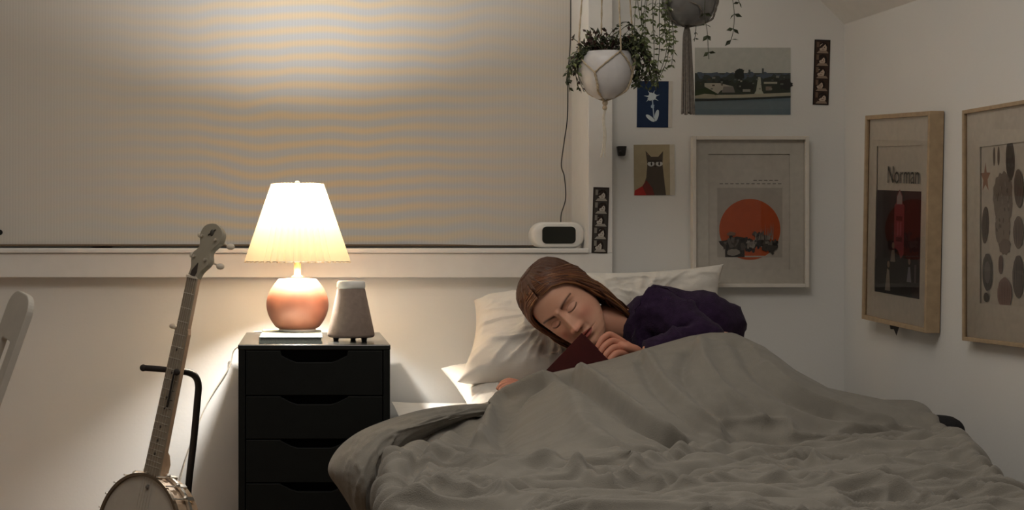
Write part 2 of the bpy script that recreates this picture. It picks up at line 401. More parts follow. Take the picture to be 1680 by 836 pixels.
g = G(); pts = catmull([P(920, 364, 4.84), P(921, 350, 4.86), P(928, 325, 4.88), P(926, 290, 4.9), P(921, 270, 4.9), P(926, 230, 4.9), P(931, 190, 4.9), P(932, 120, 4.9), P(936, 60, 4.9), P(936, -80, 4.9)], 70)
g.tube([Vector(p) for p in pts], .0016, 6); tag(g.build('clock_cord', M_steel), 'thin black cord hanging down the blind to the alarm clock', 'cord')

# ---------------------------------------------------------------- bed
B = .53
RID = [(560, 700, 4.2), (790, 662, 4.24), (812, 655, 4.2), (835, 643, 4.17), (900, 612, 4.10), (1000, 589, 4.07), (1060, 571, 4.07), (1130, 551, 4.07), (1165, 545, 4.08), (1200, 545, 4.09), (1235, 561, 4.07), (1280, 596, 4.02), (1350, 634, 3.97), (1450, 655, 3.92), (1520, 656, 3.88), (1548, 668, 3.84), (1572, 700, 3.80), (1600, 735, 3.7)]
FOOT = [(560, 735, 3.55), (700, 742, 3.36), (820, 752, 3.27), (955, 765, 3.18), (1098, 750, 3.32), (1215, 728, 3.53), (1470, 722, 3.62), (1520, 714, 3.68), (1555, 690, 3.80), (1600, 720, 3.7)]
rx, ry, rz = np.array([P(*p) for p in RID]).T
fx, fy, _ = np.array([P(*p) for p in FOOT]).T
rz[0] = B; rz[-1] = B
rz[1] = max(rz[1], B)
def ss(t): t = np.clip(t, 0, 1); return t*t*(3-2*t)
def xl(Y): return np.interp(Y, [2.4, 3.2, 3.5, 3.8, 4.05, 4.5], [.115, .14, .185, .25, .285, .29])
def xr(Y): return np.interp(Y, [2.4, 2.94, 3.18, 3.6, 3.8, 4.1, 4.5], [1.19, 1.225, 1.28, 1.365, 1.40, 1.41, 1.41])
def hz(X, Y):
    Yr = np.interp(X, rx, ry); Yf = np.interp(X, fx, fy); H = np.interp(X, rx, rz)-B
    t = np.clip((Y-Yf)/(Yr-Yf), 0, 1)
    g = 1-(1-t)**2.3
    back = 1-ss((Y-Yr)/.10)
    z = B + H*np.where(Y > Yr, back, g)
    z = z - .03*ss((Y-Yr-.02)/.1)
    return z
def hit(px, py):
    Ys = np.linspace(2.45, 4.3, 1500); X = (px-VX)/F*Ys; Z = ZC-(py-VY)/F*Ys
    h_ = hz(X, Ys); k = np.argmax(Z <= h_) if (Z <= h_).any() else None
    if k is None or k == 0:
        return None
    return (X[k], Ys[k])
# grid: s arc across, Y along
NY, NS = 420, 460
Yg = np.linspace(2.42, 4.36, NY); R = .045; DROP = .30
Sg = np.linspace(-DROP-R*1.57, 1+DROP+R*1.57, NS)
A = np.zeros((NY, NS, 3))
Sm, Ym = np.meshgrid(Sg, Yg); XLm = xl(Ym); XRm = xr(Ym)
neg = np.clip(-Sm, 0, None); pos = np.clip(Sm-1, 0, None); mid = np.clip(Sm, 0, 1)
def drop(d):
    a = np.clip(d/R, 0, PI/2); dx = R*np.sin(a); dz = R*(1-np.cos(a))+np.clip(d-R*PI/2, 0, None)
    return dx, dz
dxl, dzl = drop(neg); dxr, dzr = drop(pos)
X = XLm+R + (XRm-XLm-2*R)*mid - dxl + dxr
Z = hz(X, Ym)
A[..., 0] = X + .02*np.sin(Ym*14)*ss(dzl/.2) ; A[..., 1] = Ym; A[..., 2] = Z-dzl-dzr
nrm = grid_normals(A)
if nrm[NY//2, NS//2, 2] < 0: nrm = -nrm
# wrinkles
wx = X+.08*vn(X*5, Ym*5); wy = Ym+.06*vn(X*4+9, Ym*6)
r1 = np.clip(1-np.sqrt(fbm(wx*3.2+wy*1.2, wy*12-wx*1.6, 2)**2+.004), 0, 1)**3
r2 = np.clip(1-np.sqrt(fbm(wx*6.5+7, wy*23-wx*6+3, 2)**2+.003), 0, 1)**3
r3 = fbm(wx*26, wy*48, 2)
front = 1-ss((Ym-(np.interp(X, fx, fy)))/.12)
damp = .06+.94*front
dsp = .028*(r1-.4)*damp + .017*(r2-.3)*damp + .0012*r3*front + .010*fbm(X*3, Ym*3.5, 2)*front
# big named folds: pixel polylines on the cloth, width, height
FOLDS = [([(930, 612), (965, 632), (1010, 662), (1050, 693), (1090, 714), (1125, 724)], .022, -.020),
         ([(950, 606), (990, 632), (1030, 662), (1075, 696), (1120, 716)], .016, .014),
         ([(900, 625), (860, 643), (825, 662), (804, 684), (792, 705), (786, 728)], .020, .018),
         ([(780, 668), (786, 690), (772, 716), (758, 735)], .020, -.009),
         ([(880, 640), (845, 665), (822, 700), (830, 740)], .022, -.010),
         ([(1126, 575), (1120, 610), (1150, 650), (1200, 690)], .018, -.010),
         ([(1150, 560), (1160, 600), (1195, 645), (1250, 685)], .018, .009),
         ([(1050, 590), (1070, 630), (1110, 670), (1150, 700)], .015, -.008),
         ([(1060, 580), (1085, 620), (1130, 665), (1180, 700)], .013, .008),
         ([(1210, 560), (1240, 610), (1300, 655), (1370, 680)], .020, -.009),
         ([(1260, 600), (1310, 640), (1380, 668), (1460, 690)], .016, .008),
         ([(940, 650), (960, 700), (1010, 735), (1070, 745)], .024, .010),
         ([(700, 690), (670, 715), (650, 750), (640, 800)], .016, .006),
         ([(740, 690), (705, 720), (680, 760), (668, 810)], .018, -.010),
         ([(752, 700), (722, 735), (700, 775), (690, 820)], .018, .007),
         ([(640, 770), (720, 755), (800, 764), (880, 770), (950, 778)], .020, .012),
         ([(660, 800), (740, 782), (820, 790), (900, 796)], .014, -.010),
         ([(680, 820), (760, 802), (850, 812), (960, 815)], .014, .010),
         ([(940, 780), (1000, 792), (1060, 775), (1120, 756), (1180, 738)], .018, .014),
         ([(980, 812), (1060, 800), (1130, 780), (1230, 770), (1330, 775)], .015, -.010),
         ([(1060, 760), (1140, 768), (1230, 758), (1330, 760), (1450, 764)], .017, .010),
         ([(1120, 800), (1220, 790), (1330, 796), (1450, 800), (1560, 812)], .015, .011),
         ([(1050, 822), (1180, 815), (1300, 818), (1420, 828)], .012, -.009),
         ([(1280, 742), (1380, 744), (1480, 742), (1560, 745)], .016, .008),
         ([(1530, 690), (1545, 720), (1600, 760), (1640, 785)], .018, .010)]
Pm = np.stack([X, Ym], -1)
for poly, wd, am in FOLDS:
    h_ = [hit(*p) for p in poly]; h_ = [q for q in h_ if q]
    if len(h_) < 2: continue
    h_ = np.array(catmull(h_, 24)); d = np.full(X.shape, 9.0)
    for a, b in zip(h_[:-1], h_[1:]):
        ab = b-a; t = np.clip(((Pm-a)@ab)/(ab@ab+1e-9), 0, 1)
        d = np.minimum(d, np.linalg.norm(Pm-(a+t[..., None]*ab), axis=-1))
    dsp += am*1.75*np.exp(-(d/(wd*.95))**1.9)*(1-ss(dzl/.1))*(1-ss(dzr/.1))
dsp += .006*np.sin(Ym*19+3*vn(Ym*4, X*0))*ss(dzl/.12)
keep = ss((np.interp(X, rx, ry)-Ym)/.11)     # keep the ridge line clean
dsp = dsp*(.15+.85*keep)
under = (1-ss((X-.33)/.09))*ss((Ym-3.62)/.10)
dsp = dsp*(1-.8*under)*(1-.65*ss(dzl/.12)); A[..., 2] -= .028*under
A = A + nrm*dsp[..., None]
bed = empty('bed', (.78, 3.5, 0), 'bed in the corner spread with white sheet under the grey duvet', 'bed')
g = G(); g.box(.25, 1.33, 2.35, 4.70, .30, .497); mt = g.build('mattress', M_sheet, bed, bevel=.03)
g = G(); g.box(.24, 1.34, 2.33, 4.71, .14, .298); g.build('bed_base', mat('pale pine', (.5, .36, .22), .6), bed, bevel=.005)
for x in (.28, 1.30):
    for y in (2.4, 4.66):
        g = G(); g.box(x-.03, x+.03, y-.03, y+.03, 0, .14); g.build('leg', mat('pale pine', (.5, .36, .22), .6), bed)
g = G()
AA = np.zeros((16, 60, 3))
for j in range(60):
    x = .235+(1.33-.235)*j/59
    for i in range(16):
        y = 4.10+.6*i/15
        AA[i, j] = (x, y, .503+.008*abs(float(vn(np.array([x*6.]), np.array([y*9.]))[0]))+.004)
v, f = gridmesh(AA); g.add(v, f); g.build('fitted_sheet', M_sheet, bed, smooth=True)
dv = empty('duvet', (.8, 3.4, B), 'grey linen duvet rumpled over the lying person and the bed', 'duvet')
g = G(); v, f = gridmesh(A); g.add(v, f); du = g.build('duvet_cover', M_duvet, dv, smooth=True, fixn=False)
# corner of the duvet flopped over the left edge of the mattress
rowsf = [
 [(579, 836, 3.74), (556, 802, 3.76), (538, 771, 3.78), (552, 738, 3.84), (585, 710, 3.9), (630, 690, 3.98), (690, 672, 4.06), (745, 664, 4.13), (800, 661, 4.2)],
 [(585, 850, 3.70), (572, 806, 3.68), (563, 768, 3.69), (580, 733, 3.74), (608, 708, 3.80), (648, 692, 3.88), (700, 677, 3.97), (752, 668, 4.07), (805, 664, 4.16)],
 [(600, 860, 3.66), (594, 812, 3.60), (598, 765, 3.61), (614, 729, 3.66), (640, 706, 3.73), (675, 694, 3.82), (715, 683, 3.91), (760, 673, 4.02), (810, 668, 4.12)],
 [(618, 870, 3.70), (615, 818, 3.66), (624, 775, 3.66), (640, 742, 3.69), (664, 716, 3.76), (695, 701, 3.84), (728, 688, 3.92), (768, 678, 4.01), (815, 672, 4.10)],
 [(640, 880, 3.80), (636, 824, 3.78), (644, 782, 3.78), (658, 755, 3.80), (680, 730, 3.86), (708, 712, 3.92), (738, 697, 3.98), (775, 684, 4.04), (822, 676, 4.10)]]
C = np.array([catmull([P(*p) for p in r], 110) for r in rowsf])
C = np.stack([np.array(catmull(list(C[:, j]), 60)) for j in range(110)], 1)
nn = grid_normals(C)
if nn[30, 50, 1] > 0: nn = -nn
jj, ii = np.meshgrid(np.linspace(0, 1, 110), np.linspace(0, 1, 60))
C = C + nn*(.008*((1-np.abs(fbm(jj*5+ii*5, ii*9-jj*4, 2)))**3)*np.sin(ii*PI))[..., None]
g = G(); v, f = gridmesh(C); g.add(v, f); o = g.build('duvet_corner', M_duvet, dv, smooth=True)
md = o.modifiers.new('thick', 'SOLIDIFY'); md.thickness = .012; md.offset = -1

# ---------------------------------------------------------------- pillows
def pillow(name, c, ux, uy, wd, ht, th, label, seed, amp=.008, group=None, shear=False):
    ux = Vector(ux).normalized(); uy = Vector(uy); uy = (uy if shear else uy-ux*uy.dot(ux)).normalized(); un = ux.cross(uy).normalized()
    n = 90; g = G()
    for sgn in (1, -1):
        A = np.zeros((n, n, 3)); u, v = np.meshgrid(np.linspace(-1, 1, n), np.linspace(-1, 1, n))
        x = u*wd/2*(1-.10*(1-v*v)*np.abs(u)**3); y = v*ht/2*(1-.13*(1-u*u)*np.abs(v)**3)
        e = np.clip((1-u**4)*(1-v**4), 0, 1)
        z = th/2*e**.55
        edge = np.exp(-((1-np.maximum(np.abs(u), np.abs(v)))/.28)**2)
        ang = np.arctan2(v*ht, u*wd)
        rad = (1-np.abs(vn(ang*5+seed, np.sqrt(u*u+v*v)*1.2+seed)))**2
        z = z + e**.5*(amp*(rad-.5)*(.4+edge) + amp*.8*((1-np.abs(fbm(u*2.2+seed, v*3.1+seed, 2)))**3-.4)+.001*fbm(u*20, v*20, 2))
        z = np.where(e > 0, z, 0)*sgn
        W = np.array(c)+x[..., None]*np.array(ux)+y[..., None]*np.array(uy)+z[..., None]*np.array(un)
        vv, ff = gridmesh(W); g.add(vv, ff)
    o = g.build(name, M_pillow, smooth=True, origin=c)
    bm = bmesh.new(); bm.from_mesh(o.data); bmesh.ops.remove_doubles(bm, verts=bm.verts, dist=.0003); bmesh.ops.recalc_face_normals(bm, faces=bm.faces); bm.to_mesh(o.data); bm.free()
    o.data.polygons.foreach_set('use_smooth', [True]*len(o.data.polygons))
    tag(o, label, 'pillow', group); return o
TL = P(770, 489, 4.62); BL = P(760, 624, 4.34); TR = P(1062, 478, 4.66); BR = P(1035, 605, 4.40)
c = (TL+BL+TR+BR)/4+Vector((0, .02, -.005)); pillow('pillow', c, (TR+BR)-(TL+BL), (TL+TR)-(BL+BR), ((TR+BR)/2-(TL+BL)/2).length*1.0, ((TL+TR)/2-(BL+BR)/2).length*1.03, .15,
       'white pillow tilted against the wall under the person\'s head', 1.3, .014, shear=True)
c = P(1040, 512, 4.64); pillow('pillow', c, (1, .02, .03), (.0, .12, 1), .50, .245, .09, 'cream pillow propped upright behind the person\'s shoulders', 4.1, .012)
c = P(832, 636, 4.46)+Vector((0, 0, .0)); pillow('pillow', c, (1, .15, .06), (-.1, 1, .30), .27, .34, .07, 'small white pillow lying flat underneath the tilted pillow, near the chest', 7.7, .008)

# ---------------------------------------------------------------- person
def skin(name, nodes, edges, root, sub=2):
    """nodes: list of (Vector, radius); returns baked mesh data (verts, faces)"""
    me = bpy.data.meshes.new(name); me.from_pydata([tuple(n[0]) for n in nodes], edges, [])
    ob = bpy.data.objects.new(name, me); COL.objects.link(ob)
    ob.modifiers.new('skin', 'SKIN')
    me.skin_vertices[0].data  # layer exists
    for i, n in enumerate(nodes):
        r = n[1] if isinstance(n[1], tuple) else (n[1], n[1])
        me.skin_vertices[0].data[i].radius = r
        me.skin_vertices[0].data[i].use_root = (i == root)
    md = ob.modifiers.new('sub', 'SUBSURF'); md.levels = sub; md.render_levels = sub
    dg = bpy.context.evaluated_depsgraph_get(); ev = ob.evaluated_get(dg); m2 = bpy.data.meshes.new_from_object(ev)
    vs = [tuple(v.co) for v in m2.vertices]; fs = [tuple(p.vertices) for p in m2.polygons]
    bpy.data.objects.remove(ob); bpy.data.meshes.remove(me); bpy.data.meshes.remove(m2)
    return vs, fs
def chain(*segs):
    nodes = []; edges = []; idx = {}
    for seg in segs:
        prev = None
        for it in seg:
            if isinstance(it, str): k = idx[it]
            else:
                nm, p, r = it; nodes.append((Vector(p), r)); k = len(nodes)-1
                if nm: idx[nm] = k
            if prev is not None: edges.append((prev, k))
            prev = k
    return nodes, edges, idx
# head frame
Nf = None
U = Vector((-.79, -.05, .61)).normalized()
yaw = math.radians(22)
lowl = Vector((-.61, 0, -.79))
N0 = (Vector((0, -1, 0))*math.cos(yaw) + lowl*math.sin(yaw)); N0 = (N0-U*N0.dot(U)).normalized()
ya = -N0; xa = ya.cross(U)
HS = .98
MH = Matrix((( xa.x, ya.x, U.x), (xa.y, ya.y, U.y), (xa.z, ya.z, U.z))).to_4x4()
HO = P(924, 519, 4.235) - N0*.085*HS
MH = Matrix.Translation(HO) @ MH @ Matrix.Scale(HS, 4)
PROF = [(.118, .002, .0, .004), (.115, .022, .024, .032), (.108, .040, .046, .058), (.098, .052, .060, .074), (.080, .0635, .073, .088), (.055, .0705, .082, .096), (.03, .0735, .087, .099), (.0, .0725, .0865, .096),
        (-.025, .070, .086, .088), (-.048, .0655, .086, .066), (-.066, .060, .0855, .040), (-.082, .0525, .085, .016), (-.096, .043, .0835, -.008), (-.107, .032, .080, -.026), (-.114, .020, .074, -.042), (-.1175, .003, .062, -.056)]
PR = np.array(PROF)[::-1]
def prof(z): return [np.interp(z, PR[:, 0], PR[:, k]) for k in (1, 2, 3)]
def headpt(a, z, off=0.0):
    """a: angle, 0 = front(-y), + towards +x"""
    wv, f, b = prof(z)
    cy = (b-f)/2; hy = (b+f)/2
    c_, s_ = np.cos(a), np.sin(a)
    e = 2/2.25
    x = (wv+off)*np.sign(s_)*np.abs(s_)**e; y = cy-(hy+off)*np.sign(c_)*np.abs(c_)**e
    return x, y
def face_disp(x, z):
    def gs(cx, cz, am, wx, wz): return am*np.exp(-((x-cx)/wx)**2-((z-cz)/wz)**2)
    d = np.zeros_like(x)
    t = np.clip(-(z-.012)/.052, 0, 1)   # nose ridge
    d += np.where(z < .016, 1, np.exp(-((z-.016)/.008)**2))*np.where(z > -.046, 1, np.exp(-((z+.046)/.0045)**2))*(.006+.017*t**1.2)*np.exp(-(x/(.0068+.0055*t))**2)
    d += gs(0, -.040, .0045, .009, .008)
    for s_ in (-1, 1):
        d += gs(s_*.0125, -.043, .0075, .0062, .0065)
        d += gs(s_*.006, -.051, -.003, .003, .0025)
        d += gs(s_*.031, .002, -.011, .0175, .0125) + gs(s_*.012, .003, -.004, .006, .010)
        d += gs(s_*.031, -.002, .0095, .0135, .0088)
        d += gs(s_*.031, -.0095, -.0018, .0125, .0018)
        d += gs(s_*.032, .020, .0045, .021, .007)
        d += gs(s_*.042, -.028, .005, .020, .016)
        d += gs(s_*.022, -.060, -.0015, .005, .012)
    d += gs(0, -.0665, .0058, .017, .0042)+gs(0, -.0775, .0070, .0145, .0052)+gs(0, -.0718, -.0050, .022, .0017)
    d += gs(0, -.060, -.0012, .003, .005)+gs(0, -.088, -.004, .016, .005)+gs(0, -.104, .0055, .016, .010)
    d += gs(0, .05, .003, .05, .03)
    return d
zs = np.concatenate([np.linspace(-.1175, .03, 190), np.linspace(.032, .118, 60)])
# angles dense at the front
na = 240; tt = np.linspace(-1, 1, na, endpoint=False); ang = PI*(np.abs(tt)**1.5)*np.sign(tt)
Am, Zm = np.meshgrid(ang, zs); wv, fr_, bk = prof(Zm); hx, hy = headpt(Am, Zm)
fm = ss((np.cos(Am)-.05)/.4)
hy = hy - face_disp(hx, Zm)*fm
HP = np.stack([hx, hy, Zm], -1)
def head_tint(x, y, z):
    sk = np.array(lin((.84, .64, .54))); c = np.tile(sk, x.shape+(1,))
    def gs(cx, cz, wx, wz): return np.exp(-((x-cx)/wx)**2-((z-cz)/wz)**2)
    fr = (y < 0)
    def blend(c, col, m): return c*(1-m[..., None])+np.array(col)*m[..., None]
    ck = sum(gs(s_*.042, -.035, .022, .02) for s_ in (-1, 1))+gs(0, -.042, .012, .01)*.8
    c = blend(c, lin((.80, .47, .40)), np.clip(ck*.45, 0, 1)*fr)
    lipz = -.0718
    lw = np.clip(1-(np.abs(x)/.0235)**2, 0, 1)
    lip = ss((.0092*lw - np.abs(z-lipz+.0008))/.0022+.5)*(lw > 0)
    c = blend(c, lin((.62, .27, .25)), lip*.85*fr)
    ml = np.exp(-((z-lipz-.0008*np.cos(x*160))/.0011)**2)*(np.abs(x) < .021); c = blend(c, lin((.22, .08, .08)), ml*.8*fr)
    for s_ in (-1, 1):
        u_ = (x-s_*.031)/.0145
        lash = np.exp(-((z-(-.0078+.0042*u_*u_))/.0018)**2)*(np.abs(u_) < 1.05); c = blend(c, lin((.10, .05, .04)), lash*.92*fr)
        crease = np.exp(-((z-(.0075-.005*u_*u_))/.0013)**2)*(np.abs(u_) < 1.0); c = blend(c, lin((.45, .28, .23)), crease*.4*fr)
        lid = np.exp(-(u_/.9)**2-((z-.0)/.007)**2); c = blend(c, lin((.66, .44, .38)), lid*.35*fr)
        ub = (x*s_-.033)/.021
        br = np.exp(-((z-(.0225-.004*ub*ub+.0025*ub))/(.0034-.0012*ub))**2)*(np.abs(ub) < 1); c = blend(c, lin((.30, .17, .11)), br*.95*fr)
        c = blend(c, lin((.25, .09, .07)), gs(s_*.0065, -.0515, .0034, .0022)*.9*fr)
    return c
hv = HP.reshape(-1, 3); nz_ = len(zs)
hf = [(i*na+j, i*na+(j+1) % na, (i+1)*na+(j+1) % na, (i+1)*na+j) for i in range(nz_-1) for j in range(na)]+[tuple(range(na)), tuple((nz_-1)*na+j for j in range(na))[::-1]]
htint = head_tint(hv[:, 0], hv[:, 1], hv[:, 2])
ear = G()
for s_ in (-1, 1):
    pts = [(s_*.072, .004, -.030), (s_*.075, .002, -.02), (s_*.079, .010, -.002), (s_*.082, .022, .012), (s_*.083, .032, .012), (s_*.081, .036, .0), (s_*.077, .030, -.014), (s_*.074, .018, -.028), (s_*.072, .008, -.034)]
    ear.tube(catmull(pts, 28), .0042, 8); ear.ball((s_*.074, .018, -.008), .016, 8, sc=(.3, 1, 1.3))
# body joints
neck0 = MH @ Vector((0, .028, -.075)); neck1 = P(1040, 535, 4.36)
sh_up = P(1085, 510, 4.27); sh_lo = P(1060, 590, 4.42)
chest = P(1110, 560, 4.34); mid_ = P(1160, 575, 4.30); pelv = P(1215, 610, 4.17)
hip_u = P(1205, 625, 4.09); hip_l = P(1215, 660, 4.13)
knee_u = P(1080, 700, 3.86); knee_l = P(1130, 712, 3.95)
ank_u = P(1400, 700, 3.92); ank_l = P(1450, 700, 3.90)
toe_u = P(1500, 700, 3.88); heel_l = P(1522, 700, 3.84); toe_l = P(1560, 702, 3.74)
elb = P(1165, 562, 4.17); wr = P(1052, 580, 4.15); hand0 = P(1012, 572, 4.12)
elb2 = P(980, 640, 4.33); wr2 = P(866, 646, 4.24); hand2 = P(842, 648, 4.245)
nodes, edges, idx = chain(
    [('pelvis', pelv, .078), ('mid', mid_, .09), ('chest', chest, .105), ('neckb', neck1, .050), ('neck', neck0.lerp(neck1, .45), .044), ('nk', neck0, .046)],
    ['pelvis', (None, hip_u, .075), (None, hip_u.lerp(knee_u, .5), .062), (None, knee_u, .050), (None, knee_u.lerp(ank_u, .4), .045), (None, ank_u, .032), (None, toe_u, .026)],
    ['pelvis', (None, hip_l, .07), (None, hip_l.lerp(knee_l, .5), .055), (None, knee_l, .045), (None, knee_l.lerp(ank_l, .4), .042), (None, ank_l, .032), (None, heel_l, .030), (None, toe_l, .020)],
    ['chest', (None, sh_up, .052), (None, sh_up.lerp(elb, .5), .043), (None, elb, .037), (None, elb.lerp(wr, .5), .033), (None, wr, .025)],
    ['chest', (None, sh_lo, .052), (None, sh_lo.lerp(elb2, .5), .040), (None, elb2, .034), (None, elb2.lerp(wr2, .5), .03), (None, wr2, .023)])
bv, bf = skin('body', nodes, edges, 0)
# hands
def hand(w0, k0, spread, fingers, thumb, rad=.0078):
    """w0 wrist, k0 centre of knuckles, spread: vector index->little, fingers: list of 4 lists of offsets from own knuckle"""
    out = []
    sp_ = Vector(spread).normalized()
    kn = [k0+sp_*d for d in (-.030, -.010, .010, .029)]
    nodes, edges, idx = chain([('w', w0, (.026, .019)), ('p', w0.lerp(k0, .5), (.034, .016)), ('k', w0.lerp(k0, .93), (.033, .013))])
    vs, fs = skin('palm', nodes, edges, 0)
    out.append((vs, fs))
    palm = G()
    for i, fl in enumerate(fingers):
        seg = [(None, w0.lerp(kn[i], .45), rad*1.25), (None, kn[i], rad*1.22)]
        q = kn[i]
        for j, o in enumerate(fl):
            q = q+Vector(o); seg.append((None, q, rad*(1.02-.1*j)))
        n_, e_, _ = chain(seg); out.append(skin('finger', n_, e_, 0))
    seg = [(None, w0.lerp(k0, .2), rad*1.5)]
    q = w0.lerp(k0, .25)
    for j, o in enumerate(thumb): q = q+Vector(o); seg.append((None, q, rad*(1.35-.17*j)))
    n_, e_, _ = chain(seg); out.append(skin('thumb', n_, e_, 0))
    return out
# hand holding the book: back of hand up and to the camera, fingers curl over the cover
h1 = hand(P(1052, 580, 4.14), P(1006, 563, 4.11), (.15, -.55, -.62),
          [[(-.020, -.012, -.012), (-.012, -.004, -.020), (-.002, .002, -.014)],
           [(-.022, -.012, -.014), (-.012, -.003, -.022), (-.001, .003, -.015)],
           [(-.020, -.011, -.014), (-.011, -.002, -.021), (-.001, .003, -.014)],
           [(-.016, -.008, -.012), (-.008, -.001, -.016), (0, .003, -.011)]],
          [(-.020, .012, .018), (-.022, .006, .004), (-.018, .002, -.008)])
h2 = hand(P(868, 644, 4.235), P(846, 632, 4.20), (-.2, -1, -.15),
          [[(-.020, -.002, .006), (-.015, .0, -.006), (-.008, 0, -.010)], [(-.022, -.002, .005), (-.016, 0, -.008), (-.008, 0, -.011)],
           [(-.020, -.002, .003), (-.014, 0, -.008), (-.006, 0, -.010)], [(-.015, 0, .002), (-.010, 0, -.007), (-.004, 0, -.008)]],
          [(-.012, .02, .008), (-.018, .008, .006), (-.014, 0, .002)])
allv = [tuple(MH @ Vector(v)) for v in hv]; allf = list(hf); tint = [tuple(t) for t in htint]
skc = lin((.82, .60, .50)); hnd = lin((.76, .52, .43))
def addp(vs, fs, col):
    o = len(allv); allv.extend(vs); allf.extend([tuple(i+o for i in q) for q in fs]); tint.extend([col]*len(vs))
addp([tuple(MH @ Vector(v)) for v in ear.v], ear.f, lin((.80, .52, .44)))
addp(bv, bf, skc)
for vs, fs in h1+h2: addp(vs, fs, hnd)
pe = empty('person', pelv, 'person lying on their side in bed reading, brown hair, dark purple sweater, under grey duvet', 'person')
g = G(); g.add(allv, allf); 
body = g.build('body', attr_mat('skin', .5, .35, sss=.12), pe, smooth=True)
ca = body.data.color_attributes.new('tint', 'FLOAT_COLOR', 'POINT')
ca.data.foreach_set('color', np.array([(*t, 1) for t in tint]).ravel())
# sweater
def shift(v, d): return Vector(v)+Vector(d)
nodes, edges, idx = chain(
    [('pelvis', P(1192, 572, 4.22), .118), ('mid', P(1155, 546, 4.30), .124), ('chest', chest, .122), ('neckb', P(1052, 533, 4.34), .088), (None, P(1022, 524, 4.325), .078)],
    ['chest', (None, sh_up, .070), (None, sh_up.lerp(elb, .5), .064), (None, elb, .070), (None, elb.lerp(wr, .5), .056), (None, elb.lerp(wr, .85), .044), (None, wr, .040)],
    ['chest', (None, sh_lo, .062), (None, sh_lo.lerp(elb2, .5), .05), (None, elb2, .044), (None, elb2.lerp(wr2, .5), .038), (None, elb2.lerp(wr2, .8), .034)])
sv, sf = skin('sweater', nodes, edges, 0, 3)
sa = np.array(sv); me = bpy.data.meshes.new('t'); me.from_pydata(sv, [], sf); me.update()
nr = np.array([tuple(v.normal) for v in me.vertices]); bpy.data.meshes.remove(me)
q = sa[:, 0]*15+sa[:, 2]*10; r_ = sa[:, 2]*9-sa[:, 0]*6+sa[:, 1]*5
sa = sa + nr*(.013*((1-np.abs(fbm(q*.9, r_*1.1, 2)))**3-.4)+.0025*fbm(q*5, r_*5, 2))[:, None]
g = G(); g.add([tuple(v) for v in sa], sf); g.build('sweater', M_sweater, pe, smooth=True)
g = G()
nodes, edges, idx = chain([(None, ank_l, .036), (None, heel_l, .030), (None, toe_l, .032), (None, P(1576, 722, 3.72), .022)])
v, f = skin('sock', nodes, edges, 0); g.add(v, f); g.build('sock', mat('black knit', (.012, .011, .012), .95, bump=.5), pe, smooth=True)
# hair
hg = G(); hcol = []
NA_, NZ_ = 120, 60
def hairline(a):     # lowest z of hair as a function of angle (0 front)
    a = abs(a)
    return float(np.interp(a, [0, .5, .9, 1.15, 1.35, 1.55, PI], [.080, .074, .052, .020, -.02, -.07, -.085]))
V = []
for i in range(NZ_+1):
    for j in range(NA_):
        a = -PI+2*PI*j/NA_; zl = hairline(a); z = .118+(zl-.118)*(i/NZ_)**1.1
        off = .009*min(1, (z-zl)/.02+.25)+(.003*math.sin(a*23)+.002*math.sin(a*41+z*60))
        zz = min(z, .117); x, y = headpt(a, max(zz, -.03), off)
        V.append((x, y, z*1.0+(.010*(1-i/NZ_) if True else 0)))
hg.add([MH @ Vector(v) for v in V], [(i*NA_+j, i*NA_+(j+1) % NA_, (i+1)*NA_+(j+1) % NA_, (i+1)*NA_+j) for i in range(NZ_) for j in range(NA_)]+[tuple(range(NA_))])
hcol += [lin((.30, .18, .115))]*len(V)
random.seed(5)
for k in range(620):
    s_ = random.choice((-1, 1)); r_ = random.random()**.8
    a0 = s_*.03; zroot = .084+.034*min(1, r_*2.2); aend = s_*(1.42+1.25*r_+random.uniform(-.06, .06))
    lift = random.uniform(.008, .017)
    pts = []
    long_ = random.random() < .75
    for i in range(16):
        t = i/15
        if t < .62:
            u_ = t/.62; a = a0+(aend-a0)*(u_**(1.0 if r_ > .25 else .85)); z = zroot*(1-u_**1.7)+(-.03)*u_**1.7
            if r_ < .12: z = max(z, hairline(a)+.004) if u_ < .8 else z
            # crown start: strands from the back start further back
            if r_ > .45: a = s_*(.03+PI*.9*(r_-.45)*(1-u_))+(aend-s_*.03)*u_ if False else a
            x, y = headpt(a, min(max(z, -.02), .117), lift*(.5+.5*u_))
        else:
            u_ = (t-.62)/.38
            x0_, y0_ = headpt(aend, -.02, lift)
            z = -.03-(.135 if long_ else .07)*u_; x = x0_*(1-.18*u_*u_)+.004*math.sin(k+u_*4); y = y0_*(1-.2*u_)+.035*u_*(1 if r_ < .5 else .2)
        pts.append(MH @ Vector((x+random.uniform(-.0008, .0008), y, z+.004)))
    o = len(hg.v); hg.tube(pts, [.0009+.0021*math.sin(PI*min(1, .12+.80*i/15)) for i in range(16)], 5)
    b_ = random.uniform(.75, 1.3); base = np.array(lin(random.choice([(.36, .21, .13), (.42, .26, .16), (.30, .17, .11), (.50, .34, .21)])))*b_
    hcol += [tuple(base)]*(len(hg.v)-o)
for k in range(110):
    s_ = 1 if k % 2 else -1; dz = random.uniform(-.005, .016); o1 = random.uniform(.0075, .0125); pts = []
    for i in range(18):
        u_ = i/17; a = s_*(.02+1.5*u_**.9); z = hairline(a)+dz+.003
        x, y = headpt(a, max(z, -.03), o1); pts.append(MH @ Vector((x, y, z)))
    o = len(hg.v); hg.tube(pts, [.0010+.0022*math.sin(PI*min(1, .15+.75*i/17)) for i in range(18)], 5)
    hcol += [tuple(np.array(lin(random.choice([(.36, .21, .13), (.42, .26, .16), (.50, .34, .21)])))*random.uniform(.75, 1.25))]*(len(hg.v)-o)
ho = hg.build('hair', attr_mat('hair', .45, .4), pe, smooth=True)
